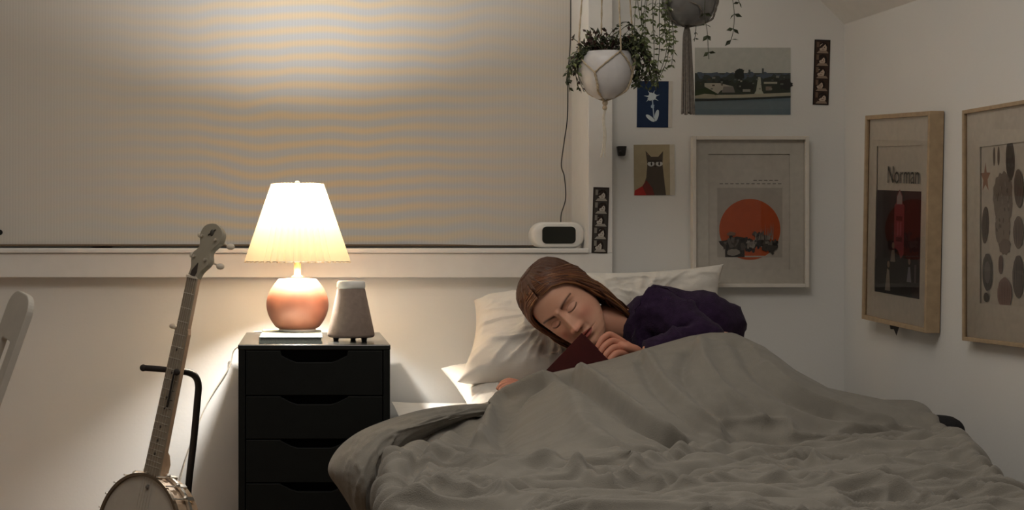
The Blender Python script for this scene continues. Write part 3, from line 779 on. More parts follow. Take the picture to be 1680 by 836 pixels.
ca = ho.data.color_attributes.new('tint', 'FLOAT_COLOR', 'POINT'); ca.data.foreach_set('color', np.array([(*t, 1) for t in hcol]).ravel())

# ---------------------------------------------------------------- book in the hand
bk = empty('paperback_book', P(945, 600, 4.15), 'dark red paperback held open in front of the person\'s face', 'book')
p0 = P(958, 548, 4.135); p1 = P(893, 616, 4.155); p2 = P(1006, 572, 4.085)
ex = (p1-p0).normalized(); eL = .15
ey = (p2-p0); ey = (ey-ex*ey.dot(ex)).normalized(); ez = ex.cross(ey)
MB = Matrix(((ex.x, ey.x, ez.x), (ex.y, ey.y, ez.y), (ex.z, ey.z, ez.z))).to_4x4(); MB.translation = p0
M_cover = mat('dark red cover', (.034, .0035, .004), .75, spec=.15, noise=.2, nscale=20); M_paper = mat('page paper2', (.35, .30, .24), .8)
g = G(); g.box(0, eL, 0, .095, -.001, 0, M=MB); g.box(0, eL, 0, .095, .013, .014, M=MB); g.box(0, eL, .094, .095, 0, .013, M=MB)
g.build('cover', M_cover, bk, bevel=.0008)
g = G(); g.box(.002, eL-.002, .002, .0935, .0005, .0125, M=MB); g.build('page_block', M_paper, bk)

# ---------------------------------------------------------------- pictures
_pc = {}
def flat(h):
    if h not in _pc: _pc[h] = mat('print '+h, hexc(h), .6, noise=.05, nscale=60)
    return _pc[h]
class Print:
    """flat artwork: polygons in 0..1 coordinates on a card w x h, printed layers 0.1 mm apart"""
    def __init__(s, wd, ht): s.w, s.h = wd, ht; s.g = G(); s.mats = []; s.k = 0
    def m(s, hx):
        if hx not in s.mats: s.mats.append(hx)
        return s.mats.index(hx)
    def poly(s, pts, hx, layer=None):
        s.k += 1; y = -.00003*s.k-.0002
        s.g.add([((x-.5)*s.w, y, (z-.5)*s.h) for x, z in pts], [tuple(range(len(pts)))], s.m(hx)); return s
    def rect(s, x0, x1, z0, z1, hx): return s.poly([(x0, z0), (x1, z0), (x1, z1), (x0, z1)], hx)
    def ell(s, cx, cz, rx_, rz_, hx, n=28, rot=0, jag=0):
        pts = []
        for i in range(n):
            a = 2*PI*i/n; r = 1+jag*random.uniform(-1, 1); x = rx_*math.cos(a)*r; z = rz_*math.sin(a)*r
            pts.append((cx+x*math.cos(rot)-z*math.sin(rot), cz+x*math.sin(rot)+z*math.cos(rot)))
        return s.poly(pts, hx)
    def build(s, parent, M, name='print'):
        s.g.v = [tuple(M @ Vector(v)) for v in s.g.v]
        return s.g.build(name, [flat(h) for h in s.mats], parent, fixn=False)
def MW(c, rotz=0, tilt=0): return Matrix.Translation(c) @ Matrix.Rotation(rotz, 4, 'Z') @ Matrix.Rotation(tilt, 4, 'Y')
def card(name, x0, y0, x1, y1, Y, label, cat='picture', group=None, tilt=0, paper='d8d2c6', pad=0):
    a = P(x0, y0, Y); b = P(x1, y1, Y); c = (a+b)/2; wd = b.x-a.x; ht = a.z-b.z
    e = empty(name, c, label, cat, group)
    M = MW(c, 0, tilt)
    g = G(); g.box(-wd/2-pad, wd/2+pad, -.0001, .0012, -ht/2-pad, ht/2+pad, M=M); g.build('card', flat(paper), e)
    return e, M, wd, ht
random.seed(11)
Yp = YW-.0015
# blue cyanotype
e, M, wd, ht = card('picture_card', 1045, 133, 1103, 209, Yp, 'blue card with a white flower print and white border', tilt=.01, paper='cfcac0')
p = Print(wd, ht); p.rect(.0, .89, .0, 1, '122848')
for r_ in range(7):
    a = r_*.9+.3; p.poly([(.42+.03*math.cos(a+1.5), .66+.03*math.sin(a+1.5)), (.42+.26*math.cos(a)*.9, .66+.16*math.sin(a)), (.42-.03*math.cos(a+1.5), .66-.03*math.sin(a+1.5))], 'b9c6cf')
p.ell(.42, .66, .12, .09, 'c5d0d6', jag=.2); p.poly([(.42, .6), (.45, .6), (.50, .2), (.47, .2)], 'a9bac8'); p.ell(.38, .2, .14, .045, 'c8d2d6', rot=-.5); p.ell(.56, .26, .055, .13, 'bcc9d0', rot=-.3); p.ell(.44, .46, .05, .04, '9fb2c4', jag=.3)
p.build(e, M)
# harbour view
e, M, wd, ht = card('photo_print', 1140, 78, 1297, 188, Yp, 'wide photo print of a harbour town above water', tilt=-.0, paper='b0b1aa')
p = Print(wd, ht)
p.rect(0, 1, .0, .27, '5f6e76'); p.rect(0, 1, .08, .2, '667379'); p.rect(0, 1, .25, .62, '3f433c')
def skyline(z0, amp, hx, base, n=40, s=1):
    random.seed(s); pts = [(0, base)]+[(i/n, z0+amp*(random.random()-.5)) for i in range(n+1)]+[(1, base)]
    p.poly(pts, hx)
skyline(.62, .05, '4b5560', .45, 30, 1); skyline(.57, .09, '3a3f3c', .35, 40, 2); skyline(.50, .10, '33382f', .3, 36, 3)
p.ell(.47, .6, .05, .09, '262a26', jag=.2); p.ell(.30, .47, .07, .06, '2c2f2a', jag=.25); p.ell(.80, .5, .08, .06, '33362f', jag=.25); p.ell(.53, .42, .1, .08, '2b2e29', jag=.2); p.ell(.95, .45, .07, .08, '2e2d2c', jag=.2)
p.poly([(.10, .47), (.26, .47), (.40, .42), (.40, .39), (.27, .36), (.24, .31), (.10, .42)], 'a29d90'); p.poly([(.30, .42), (.40, .42), (.42, .33), (.28, .33)], '77716b')
p.poly([(.66, .56), (.685, .56), (.70, .36), (.72, .31), (.62, .31), (.64, .36)], 'a3a597'); p.rect(.72, .86, .46, .49, '9b9a8b'); p.rect(.50, .58, .34, .38, '8a8980'); p.rect(.74, .8, .36, .42, '7b6f62'); p.rect(.70, .72, .6, .69, '4a4f4f'); p.rect(.56, .58, .6, .67, '454a4a')
for k in range(26):
    x = random.uniform(.02, .95); z = random.uniform(.36, .58); p.rect(x, x+random.uniform(.01, .035), z, z+random.uniform(.01, .03), random.choice(['77786f', '8b8a7f', '5c5f58', '4a4238']))
p.poly([(0, .29), (0, .24), (.5, .24), (1, .28), (1, .33), (.5, .30)], '9b9786'); p.poly([(0, .235), (0, .20), (.5, .22), (1, .255), (1, .28), (.5, .25)], '2d3230'); p.poly([(0, .36), (.12, .4), (.25, .3), (.1, .26), (0, .28)], '2f3a22')
p.poly([(0, .28), (.1, .31), (.2, .3), (.25, .26), (0, .24)], '95917f')
p.build(e, M)
# photo booth strips
def strip(x0, y0, x1, y1, Y, label, n, tint, tilt):
    e, M, wd, ht = card('photo_strip', x0, y0, x1, y1, Y, label, 'photo', 'photo booth strips', tilt, paper='2a211c')
    p = Print(wd, ht)
    for i in range(n):
        z0 = .02+.965*(n-1-i)/n; z1 = z0+.965/n-.012; p.rect(.08, .92, z0, z1, tint[0]); cz = (z0+z1)/2; hh = z1-z0
        dx = random.uniform(-.13, .13)
        p.ell(.52+dx, cz+.02*0, .30, hh*.46, '1d1410', jag=.05); p.ell(.50+dx, cz-.01, random.uniform(.18, .27), hh*random.uniform(.28, .38), tint[1], jag=.07); p.ell(.47+dx, cz+hh*.17, .24, hh*.12, '2a1c15', rot=.2)
        p.poly([(.15, z0), (.9, z0), (.78, z0+hh*.22), (.3, z0+hh*.22)], tint[2]); p.ell(.44+dx, cz+.0, .03, hh*.04, '3a2a22'); p.ell(.58+dx, cz, .03, hh*.04, '3a2a22'); p.rect(.44+dx, .58+dx, cz-hh*.19, cz-hh*.15, '5a3a30')
        p.rect(.14, .3, cz, z1-.01, tint[3])
    p.build(e, M)
strip(1335, 65, 1361, 172, Yp, 'brown photo booth strip high on the wall beside the corner', 5, ['3c2a20', 'b9a695', '8f7c6c', '6b5546'], .03)
strip(972, 307, 998, 415, YF-.0015, 'black and white photo booth strip on the window post', 5, ['3b3733', 'b5afa6', '9a958c', '7d7870'], .03)
# cat card
e, M, wd, ht = card('picture_card', 1040, 237, 1107, 320, Yp, 'tan card with a painted dark cat, white spectacle eyes and red cloth', tilt=-.01, paper='c9c2b2')
p = Print(wd, ht); p.rect(.0, .88, 0, 1, 'a3967a')
p.poly([(.10, 0), (.20, .12), (.30, .35), (.33, .62), (.29, .88), (.42, .76), (.60, .76), (.72, .87), (.70, .62), (.74, .3), (.78, 0)], '4d443b')
p.poly([(.0, 0), (.02, .1), (.2, .18), (.32, .14), (.5, .0)], 'a32b26'); p.poly([(.2, .18), (.30, .3), (.45, .14), (.5, 0), (.3, 0)], '6b2f28')
p.ell(.42, .62, .085, .05, 'b7b7b4'); p.ell(.62, .62, .085, .05, 'b7b7b4'); p.ell(.43, .62, .02, .035, '2a2624'); p.ell(.62, .62, .02, .035, '2a2624'); p.rect(.35, .69, .655, .69, '39332d'); p.poly([(.33, .8), (.37, .78), (.34, .84)], '7b5a4a'); p.rect(.5, .54, .56, .58, '2a2624')
p.build(e, M)
# thin transparent edge strip / hook beside the post
hk = empty('wall_hook', P(1018, 248, YW-.01), 'small black hook clipped to the wall beside the window post', 'hook')
g = G(); a = P(1011, 240, YW); b = P(1026, 256, YW)
g.prism([(a.x, a.z), (b.x, a.z), (b.x-.004, b.z), (a.x+.004, b.z)], YW-.022, YW-.0005); g.build('plate', M_steel, hk, bevel=.002)
g = G(); g.tube([P(1018, 249, YW-.022), P(1018, 250, YW-.032), P(1018, 247, YW-.036)], .003, 8); g.build('peg', M_steel, hk)

def frame(c, wd, ht, fw, depth, rotz, tilt, label, M_fr, M_in, mat_col, nm='framed_print'):
    e = empty(nm, c, label, 'picture frame')
    M = MW(c, rotz, tilt)
    d0 = -depth; 
    for (x0, x1, z0, z1) in ((-wd/2, -wd/2+fw, -ht/2, ht/2), (wd/2-fw, wd/2, -ht/2, ht/2), (-wd/2+fw, wd/2-fw, ht/2-fw, ht/2), (-wd/2+fw, wd/2-fw, -ht/2, -ht/2+fw)):
        g = G(); g.box(x0, x1, d0, 0, z0, z1, M=M); g.build('frame_rail', M_fr, e, bevel=.001)
    g = G(); g.box(-wd/2+fw, wd/2-fw, -.004, -.001, -ht/2+fw, ht/2-fw, M=M); g.build('back_board', flat('6b5a48'), e)
    return e, M
def mount(e, M, wd, ht, ox, oz, ow, oh, y, col):
    g = G(); x0, x1, z0, z1 = ox-ow/2, ox+ow/2, oz-oh/2, oz+oh/2
    g.box(-wd/2, x0, y-.002, y, -ht/2, ht/2, M=M); g.box(x1, wd/2, y-.002, y, -ht/2, ht/2, M=M); g.box(x0, x1, y-.002, y, z1, ht/2, M=M); g.box(x0, x1, y-.002, y, -ht/2, z0, M=M)
    return g.build('mount', flat(col), e)
def text_mesh(s, size, name, parent, M, hx, cx, cz, xs=1.0, y=-.0006):
    cu = bpy.data.curves.new('t', 'FONT'); cu.body = s; cu.size = size; cu.align_x = 'CENTER'; cu.align_y = 'CENTER'; cu.extrude = .0001
    o = bpy.data.objects.new('t', cu); COL.objects.link(o); dg = bpy.context.evaluated_depsgraph_get()
    me = bpy.data.meshes.new_from_object(o.evaluated_get(dg)); bpy.data.objects.remove(o)
    g = G(); g.add([M @ Vector((v.co.x*xs+cx, y, v.co.y+cz)) for v in me.vertices], [tuple(q.vertices) for q in me.polygons]); bpy.data.meshes.remove(me)
    return g.build(name, flat(hx), parent)
# --- white frame with orange sun print
Yb = YW-.004
a = P(1136, 223, YW-.03); b = P(1327, 471, YW-.03); c = (a+b)/2; c.y = Yb; wd, ht = b.x-a.x, a.z-b.z
M_wf = mat('white frame lacquer', (.70, .65, .58), .4)
e, M = frame(c, wd, ht, .010, .030, 0, .0, 'white box frame with an orange sun print above the bed', M_wf, None, 'c8c0b2')
iw, ih = wd-.02, ht-.02
pw, ph_ = 107/602, 114/602; ox = ((1180+1286)/2-(1136+1327)/2)/602; oz = -(((308+421)/2)-(223+471)/2)/602
mount(e, M, iw, ih, 0, .0, .222, .315, -.010, 'dbd4c8')
g = G(); g.box(-iw/2, iw/2, -.007, -.005, -ih/2, ih/2, M=M); g.build('backing', flat('d8d0c4'), e)
p = Print(pw, ph_); Mp = M @ Matrix.Translation((ox, -.0072, oz))
p.rect(0, 1, 0, 1, 'c0b8ac'); p.ell(.5, .40, .47, .44, 'c65a2a', 48); p.rect(0, 1, -.0, .02, 'c0b8ac')
random.seed(21)
def bush(cx, cz, r, n, cols):
    for k in range(n): p.ell(cx+random.gauss(0, r), cz+random.gauss(0, r*.6), random.uniform(.02, .06), random.uniform(.015, .05), random.choice(cols), 9, random.random()*3, .35)
p.poly([(.02, .23), (.12, .24), (.3, .3), (.42, .28), (.42, .0), (.12, .0), (.12, .12), (.05, .18)], '3a332e')
bush(.2, .2, .07, 20, ['2b2724', '4b423b', '6b625a']); bush(.46, .17, .06, 30, ['262220', '3a3531', '585048']); bush(.68, .22, .09, 60, ['8c857b', '5c564f', 'a39b8f', '37322e']); bush(.82, .14, .05, 24, ['4b4640', '7b746a', '2b2826'])
p.ell(.24, .07, .1, .05, '9a9186', jag=.1); p.poly([(.14, .34), (.2, .37), (.28, .35), (.26, .31), (.16, .31)], '8c6b58')
for k in range(14): x = .55+random.random()*.3; p.poly([(x, .25), (x+.012, .25), (x+random.uniform(-.03, .04), .36+random.random()*.16)], 'a59c8e')
p.build(e, Mp)
for k, (z, ww) in enumerate(((.80*.5*ih*.62, .30), (.165*ih*.9, .26))):
    pass
g = G(); 
for zz, x0, x1 in ((-.5, .55, .98), (-.5, .0, .2)):
    pass
q0 = M @ Matrix.Translation((0, -.0075, oz+ph_/2+.010)); g = G()
for k in range(12):
    xx = -.08+k*.0145; g.box(xx, xx+.009, 0, .0002, 0, .0022, M=q0)
for k in range(5):
    xx = .012+k*.0145; g.box(xx, xx+.010, 0, .0002, .009, .0115, M=q0)
g.build('caption_lines', flat('7d766b'), e)
def glass_sheet(e, M, iw, ih, y):
    gm = bpy.data.materials.get('clear glazing')
    if not gm:
        gm = bpy.data.materials.new('clear glazing'); gm.use_nodes = True; nt = gm.node_tree; b_ = nt.nodes['Principled BSDF']; out = [n for n in nt.nodes if n.type == 'OUTPUT_MATERIAL'][0]
        tr = nt.nodes.new('ShaderNodeBsdfTransparent'); gl = nt.nodes.new('ShaderNodeBsdfGlossy'); gl.inputs['Roughness'].default_value = .03
        fr = nt.nodes.new('ShaderNodeFresnel'); fr.inputs[0].default_value = 1.4; mx = nt.nodes.new('ShaderNodeMixShader')
        nt.links.new(fr.outputs[0], mx.inputs[0]); nt.links.new(tr.outputs[0], mx.inputs[1]); nt.links.new(gl.outputs[0], mx.inputs[2]); nt.links.new(mx.outputs[0], out.inputs[0])
    g = G(); g.add([M @ Vector(q) for q in ((-iw/2, y, -ih/2), (iw/2, y, -ih/2), (iw/2, y, ih/2), (-iw/2, y, ih/2))], [(0, 1, 2, 3)]); return g.build('glass', gm, e, fixn=False)
glass_sheet(e, M, iw, ih, -.022)

# --- right wall
RW = math.atan2(-1, WS)
def PW(px, py, off=0):
    Y = (CX+WS*YW-off)/((px-VX)/F+WS); return P(px, py, Y)
M_oak = mat('pale oak', (.40, .29, .18), .5, noise=.12, nscale=50)
def wall_frame(xl_, xr_, top_l, bot_l, proud, tilt, label, fw):
    A_ = PW(xl_, (top_l+bot_l)/2, proud); B_ = PW(xr_, 400, proud)
    wd = math.hypot(A_.x-B_.x, A_.y-B_.y); ht = (bot_l-top_l)/F*A_.y
    cz = A_.z; mid = (A_+B_)/2; mid.z = cz
    nrm_ = Vector((1, WS, 0)).normalized()
    c = mid+nrm_*(proud-.003)
    return c, wd, ht
c, wd, ht = wall_frame(1418, 1524, 188, 521, .035, 0, '', .012)
c.z -= .012
e, M = frame(c, wd, ht, .011, .035, RW, .045, 'oak framed poster reading Norman hung on the right wall, nearest the corner', M_oak, None, '', 'framed_poster')
iw, ih = wd-.022, ht-.022
g = G(); g.box(-iw/2, iw/2, -.022, -.005, -ih/2, ih/2, M=M); g.build('backing', flat('dbd4c8'), e)
mount(e, M, iw, ih, -.0, -.002, iw*.74, ih*.735, -.024, 'e0d9ce')
# inner print
pw, ph_ = iw*.74, ih*.735
p = Print(pw, ph_); Mp = M @ Matrix.Translation((0, -.0224, -.002))
p.rect(0, 1, 0, 1, 'dcd5ca'); p.rect(0.0, 1, 0.0, .70, '3a2024')
p.rect(0, .3, .0, .70, '2e1c20'); p.rect(.62, 1, .25, .70, '4a2226'); p.ell(.8, .5, .16, .14, '552428', jag=.1)
p.poly([(.40, .0), (.62, .0), (.62, .60), (.58, .62), (.57, .67), (.51, .71), (.45, .67), (.44, .62), (.40, .60)], '94454c')
p.poly([(.45, .61), (.57, .61), (.565, .66), (.51, .70), (.455, .66)], 'b09a98'); p.rect(.44, .58, .50, .53, '6b2c34'); p.rect(.44, .58, .36, .39, '6b2c34'); p.rect(.47, .50, .40, .49, 'b0606a'); p.rect(.53, .56, .40, .49, 'b0606a')
random.seed(31)
for x, z, r_, hx in ((.2, .18, .13, '1d1418'), (.42, .15, .14, '1a1216'), (.62, .12, .15, '1f161a'), (.85, .16, .12, '20151a'), (.1, .06, .2, '191215'), (.5, .02, .3, '1d1517')):
    p.ell(x, z, r_, r_*.9, hx, jag=.15)
p.poly([(.22, .02), (.34, .02), (.31, .16), (.26, .17)], '9b8f84'); p.ell(.29, .2, .03, .022, '8f7466'); p.poly([(.33, .22), (.44, .22), (.42, .30), (.36, .30)], '8f8078'); p.ell(.39, .33, .03, .022, '8f7466'); p.poly([(.7, .1), (.8, .1), (.77, .2), (.73, .2)], '8b8590'); p.ell(.75, .235, .025, .02, '8f7466'); p.rect(.86, .9, .1, .22, '5c4a52')
p.build(e, Mp)
text_mesh('Norman', .062, 'lettering', e, Mp, '5c5751', pw*.10, ph_*.30, .92, -.0035)
glass_sheet(e, M, iw, ih, -.029)
# --- shell chart
c, wd, ht = wall_frame(1580, 1705, 181, 558, .022, 0, '', .01)
e, M = frame(c, wd, ht, .009, .022, RW, 0.0, 'thin oak framed chart of seashells on the right wall at the picture edge', M_oak, None, '', 'framed_chart')
iw, ih = wd-.018, ht-.018
g = G(); g.box(-iw/2, iw/2, -.010, -.005, -ih/2, ih/2, M=M); g.build('backing', flat('dcd5ca'), e)
mount(e, M, iw, ih, .0, .0, iw*.62, ih*.69, -.012, 'dfd8cd')
pw, ph_ = iw*.62, ih*.69; p = Print(pw, ph_); Mp = M @ Matrix.Translation((0, -.0104, 0)); p.rect(0, 1, 0, 1, 'd9d1c5')
random.seed(41)
def shell(cx, cz, rx_, rz_, cols, rot=0, ribs=5):
    p.ell(cx, cz, rx_, rz_, cols[0], 26, rot, .03)
    for k in range(ribs):
        f_ = (k+.5)/ribs*1.7-.85
        x0 = cx+rx_*f_*math.cos(rot)*.9; z0 = cz+rx_*f_*math.sin(rot)*.9*pw/ph_
        p.ell(x0, z0, rx_*.055, rz_*math.sqrt(max(.05, 1-f_*f_))*.85, cols[1], 10, rot+f_*.2)
st = []
for k in range(10):
    a = PI/2+PI*k/5; r_ = 1 if k % 2 == 0 else .42; st.append((.10+.12*r_*math.cos(a), .80+.10*r_*math.sin(a)))
p.poly(st, 'a8806c')
shell(.30, .93, .028, .06, ['7c7068', '5a504a'], ribs=2); shell(.40, .93, .028, .06, ['7c7068', '5a504a'], ribs=2)
shell(.66, .90, .10, .13, ['6f655e', '4c4541'], .2); shell(.10, .50, .085, .12, ['75695f', '514843'], -.2)
p.ell(.50, .66, .22, .17, '968a80', 30, 0, .08); p.ell(.50, .48, .17, .13, '9d9186', 26, .2, .1); p.ell(.54, .36, .13, .05, '8d8178', 20, 0, .15)
for k in range(26): p.ell(.5+random.uniform(-.17, .17), .60+random.uniform(-.16, .18), .02, .012, random.choice(['7d7269', '857a70', 'a89d91']), 8, random.random()*3)
shell(.16, .20, .12, .12, ['6d6865', '4b4744'], 0, 6); p.ell(.16, .20, .07, .07, '807a76', jag=.05); shell(.46, .25, .05, .06, ['8a6f66', '5c4a44'], ribs=3)
shell(.55, .07, .16, .10, ['a08378', '7b6159'], 0, 7); shell(.85, .45, .11, .1, ['8f8177', '655b54']); shell(.86, .72, .1, .12, ['86796f', '5c534d'], .3); shell(.85, .18, .12, .13, ['7c7068', '57504b']); shell(.14, .04, .06, .03, ['5a534e', '3e3a37'], ribs=3)
p.build(e, Mp); glass_sheet(e, M, iw, ih, -.017)

# ---------------------------------------------------------------- hanging plants
M_leafd = mat('dark green leaf', (.045, .055, .028), .5, noise=.4, nscale=40); M_leafr = mat('burgundy leaf', (.055, .028, .024), .5, noise=.4, nscale=40); M_leafg = mat('olive green leaf', (.12, .145, .06), .5, noise=.35, nscale=40)
def leaf(g, p, d, ln, wd, mi):
    d = Vector(d).normalized(); up = Vector((random.uniform(-1, 1), random.uniform(-1, 1), random.uniform(.2, 1))); s = d.cross(up); s.normalize() if s.length > .01 else None; n = s.cross(d)
    p = Vector(p); v = [p, p+d*ln*.45+s*wd/2-n*ln*.04, p+d*ln-n*ln*.15, p+d*ln*.45-s*wd/2-n*ln*.04, p+d*ln*.5+n*ln*.06]
    g.add(v, [(0, 1, 4), (1, 2, 4), (2, 3, 4), (3, 0, 4)], mi)
Y1 = 4.30
def q1(px, py, dy=0): return P(px, py, Y1+dy)
pl = empty('hanging_plant', q1(998, 160), 'bushy dark plant in white pot, hanging left of the blue card', 'plant')
CXp, ZP = q1(994, 0).x, lambda py: q1(0, py).z
g = G(); g.lathe([(.0, ZP(163)), (.022, ZP(162)), (.045, ZP(152)), (.062, ZP(135)), (.0685, ZP(115)), (.066, ZP(98)), (.060, ZP(86)), (.056, ZP(86)), (.06, ZP(97)), (.055, ZP(110)), (0, ZP(112))], 48, (CXp, Y1, 0)); g.build('pot', mat('white glazed pot', (.62, .60, .60), .35, spec=.5), pl, smooth=True)
g = G(); g.lathe([(0, ZP(96)), (.03, ZP(95)), (.058, ZP(98)), (.05, ZP(108))], 24, (CXp, Y1, 0)); g.build('soil', mat('potting soil', (.03, .02, .014), .95, noise=.4, nscale=200), pl)
random.seed(8); g = G(); gs = G()
def stem(pts, nl, mi, ll=.016, jit=.02, r=.0009):
    c = [Vector(p) for p in catmull(pts, 22)]; gs.tube(c, r, 4)
    for k in range(nl):
        i = random.randint(2, 20); d = (c[i+1]-c[i]).normalized()+Vector((random.uniform(-1, 1), random.uniform(-1, 1), random.uniform(-.6, .6)))*.9
        leaf(g, c[i], d, ll*random.uniform(.7, 1.3), ll*.55*random.uniform(.8, 1.2), mi if random.random() < .75 else random.choice((0, 1, 2)))
for k in range(60):    # crown
    a = random.uniform(0, 2*PI); r_ = random.uniform(.01, .05); x0 = CXp+r_*math.cos(a); y0 = Y1+r_*math.sin(a)
    hx_ = random.uniform(-.05, .055); top = ZP(random.uniform(50, 84)) if abs(hx_) < .05 else ZP(75)
    stem([(x0, y0, ZP(94)), (x0+hx_*.4, y0, (ZP(94)+top)/2), (x0+hx_, y0+random.uniform(-.03, .03), top)], 12, random.choice((0, 1, 1)), .014)
for k in range(34):    # right drape
    xe = random.uniform(1032, 1076); ye = random.uniform(95, 150)
    stem([(CXp+.03, Y1+random.uniform(-.03, .03), ZP(92)), q1(random.uniform(1025, 1050), random.uniform(55, 85), random.uniform(-.05, .04)), q1(xe, (ye+90)/2, random.uniform(-.05, .04)), q1(xe+random.uniform(-8, 4), ye, random.uniform(-.05, .04))], 17, random.choice((0, 0, 2)), .014)
for k in range(17):    # left drape
    xe = random.uniform(928, 962); ye = random.uniform(105, 152)
    stem([(CXp-.04, Y1+random.uniform(-.03, .03), ZP(90)), q1(random.uniform(950, 968), random.uniform(76, 90), random.uniform(-.04, .02)), q1((xe+950)/2-6, (ye+85)/2, random.uniform(-.04, .02)), q1(xe, ye, random.uniform(-.04, .02))], 11, random.choice((2, 2, 0)), .015)
for k in range(3): stem([q1(1030, 75, -.02), q1(1000+k*12, 60, -.03), q1(1025+k*6, 36+k*5, -.03), q1(1045, 50+k*6, -.03)], 10, 0, .013)
g.build('foliage', [M_leafd, M_leafr, M_leafg], pl)['kind'] = 'stuff'; gs.build('stems', M_leafd, pl)['kind'] = 'stuff'
# macrame hanger 1
def hanger(cx, cyy, ring, net, bot, topz, label, mr, cords_top, tassel, r=.0021):
    e = empty('macrame_hanger', (cx, cyy, bot.z), label, 'plant hanger')
    g = G()
    for i, a in enumerate(ring):
        pts = [cords_top[i]] + net[i]
        c = [Vector(p) for p in catmull(pts, 50)]; g.tube(c, r, 6)
        c2 = [p+Vector((r*1.5*math.cos(k*1.3), r*1.5*math.sin(k*1.3), 0)) for k, p in enumerate(c)]; g.tube(c2, r*.7, 5)
    g.build('cords', mr, e)
    return e
bot = Vector((CXp-.002, Y1, ZP(166)))
top = Vector((CXp, Y1, ZT))
cn = []
for k, a in enumerate((3.6, 4.75, 5.7, .6, 1.7, 2.7)):
    pass
cords_top = []; net = []
spec = [(-.062, .01, 960), (-.030, -.05, 983), (.018, -.055, 1016), (.03, .05, 1013)]
def potr(z): return float(np.interp(z, [ZP(163), ZP(152), ZP(135), ZP(115), ZP(98), ZP(86)], [.024, .047, .064, .0705, .068, .063]))
def onpot(a, py, off=.002): z = ZP(py); r_ = potr(z)+off; return (CXp+r_*math.cos(a), Y1+r_*math.sin(a), z)
top_anchor = lambda a: (CXp+.003*math.cos(a), Y1+.003*math.sin(a), ZT-.02)
AN = [PI*1.02, PI*1.62, PI*2.02, PI*2.5]
mid_a = [(AN[i]+(AN[(i+1) % 4]+(2*PI if i == 3 else 0)))/2 for i in range(4)]
e = empty('macrame_hanger', tuple(bot), 'tan macrame hanger with knotted tail holding the white pot', 'plant hanger')
g = G()
def cord(pts, n=40, r=.0020):
    c = [Vector(p) for p in catmull(pts, n)]
    for ph2 in (0, PI):
        tw = []
        for k, p in enumerate(c): tw.append(p+Vector((math.cos(k*1.1+ph2), math.sin(k*1.1+ph2), 0))*r*.55)
        g.tube(tw, r*.75, 5)
for i, a in enumerate(AN):
    # long cord from the ceiling to the pot rim
    cord([top_anchor(a), tuple(Vector(top_anchor(a)).lerp(Vector(onpot(a, 60, .004)), .6)), onpot(a, 60, .004), onpot(a, 88)], 70)
    for m_ in (mid_a[i], mid_a[i-1]-(2*PI if i == 0 else 0)):
        cord([onpot(a, 88), onpot(a+(m_-a)*.5, 104), onpot(m_, 122)], 16, .0021)
    cord([onpot(mid_a[i], 122), onpot(mid_a[i]+.05, 140), onpot(mid_a[i], 153), tuple(bot)], 24, .0028)
g.build('cords', M_rope, e)
g = G(); g.ball(bot+Vector((0, 0, -.004)), .007, 8, sc=(1, 1, 1.1)); g.ball(bot+Vector((-.001, 0, -.016)), .006, 8, sc=(1, 1, 1.1)); g.build('knot', M_rope, e, smooth=True)
g = G()
for k in range(7):
    dx = random.uniform(-.003, .003); c = [Vector(p) for p in catmull([bot+Vector((dx, 0, -.018)), q1(990+random.uniform(-2, 2), 195), q1(993+random.uniform(-3, 3), 225), q1(990+random.uniform(-5, 5), 258)], 20)]; g.tube(c, .0016, 5)
g.build('tail', M_rope_w, e)
# plant 2: grey pot
Y2 = 4.24
def q2(px, py, dy=0): return P(px, py, Y2+dy)
c2x = q2(1131, 0).x; Z2 = lambda py: q2(0, py).z
pl2 = empty('hanging_plant', (c2x, Y2, Z2(42)), 'trailing bead vine plant in grey glass pot at the top edge', 'plant')
M_gglass = mat('smoky grey glass', (.17, .165, .16), .12, spec=.7, noise=.2, nscale=20)
g = G(); g.lathe([(0, Z2(43)), (.030, Z2(42)), (.045, Z2(37)), (.060, Z2(20)), (.068, Z2(0)), (.066, Z2(-25)), (.055, Z2(-45)), (.050, Z2(-45)), (.060, Z2(-22)), (0, Z2(-20))], 48, (c2x, Y2, 0)); g.build('pot', M_gglass, pl2, smooth=True)
g = G(); gs = G(); random.seed(9)
def vine(pts, n, ll=.010, mi=2):
    c = [Vector(p) for p in catmull(pts, 30)]; gs.tube(c, .0008, 4)
    for k in range(n):
        i = 3+int(26*(k+.5)/n); 
        for s_ in (-1, 1):
            d = Vector((s_*random.uniform(.4, 1), random.uniform(-.6, .6), random.uniform(-1, .1))); leaf(g, c[i], d, ll*random.uniform(.8, 1.3), ll*.6, mi)
for k in range(13):
    x = 1044+k*5.2+random.uniform(-3, 3); ye = random.choice((60, 85, 110, 70, 130, 95)); dy = random.uniform(-.05, .05)
    vine([q2(1100, -70, dy), q2(x+12, -50, dy), q2(x, 0, dy), q2(x+random.uniform(-6, 8), ye*.6, dy), q2(x+random.uniform(-10, 6), ye, dy)], random.randint(10, 16), .0135)
vine([q2(1090, -60, -.03), q2(1098, 30, -.05), q2(1096, 90, -.04), q2(1083, 125, -.03), q2(1072, 140, -.03)], 18, .009)
vine([q2(1160, -60, -.07), q2(1156, 20, -.07), q2(1160, 50, -.07), q2(1163, 97, -.07)], 5, .018, 0)
vine([q2(1170, -60, -.07), q2(1195, -25, -.07), q2(1204, 15, -.07), q2(1203, 50, -.07), q2(1197, 72, -.07)], 5, .017, 0)
vine([q2(1180, -60, -.03), q2(1203, -20, -.03), q2(1216, 12, -.03)], 3, .017, 0)
vine([q2(1140, -30, .03), q2(1142, 40, .03), q2(1139, 68, .03)], 4, .009, 0)
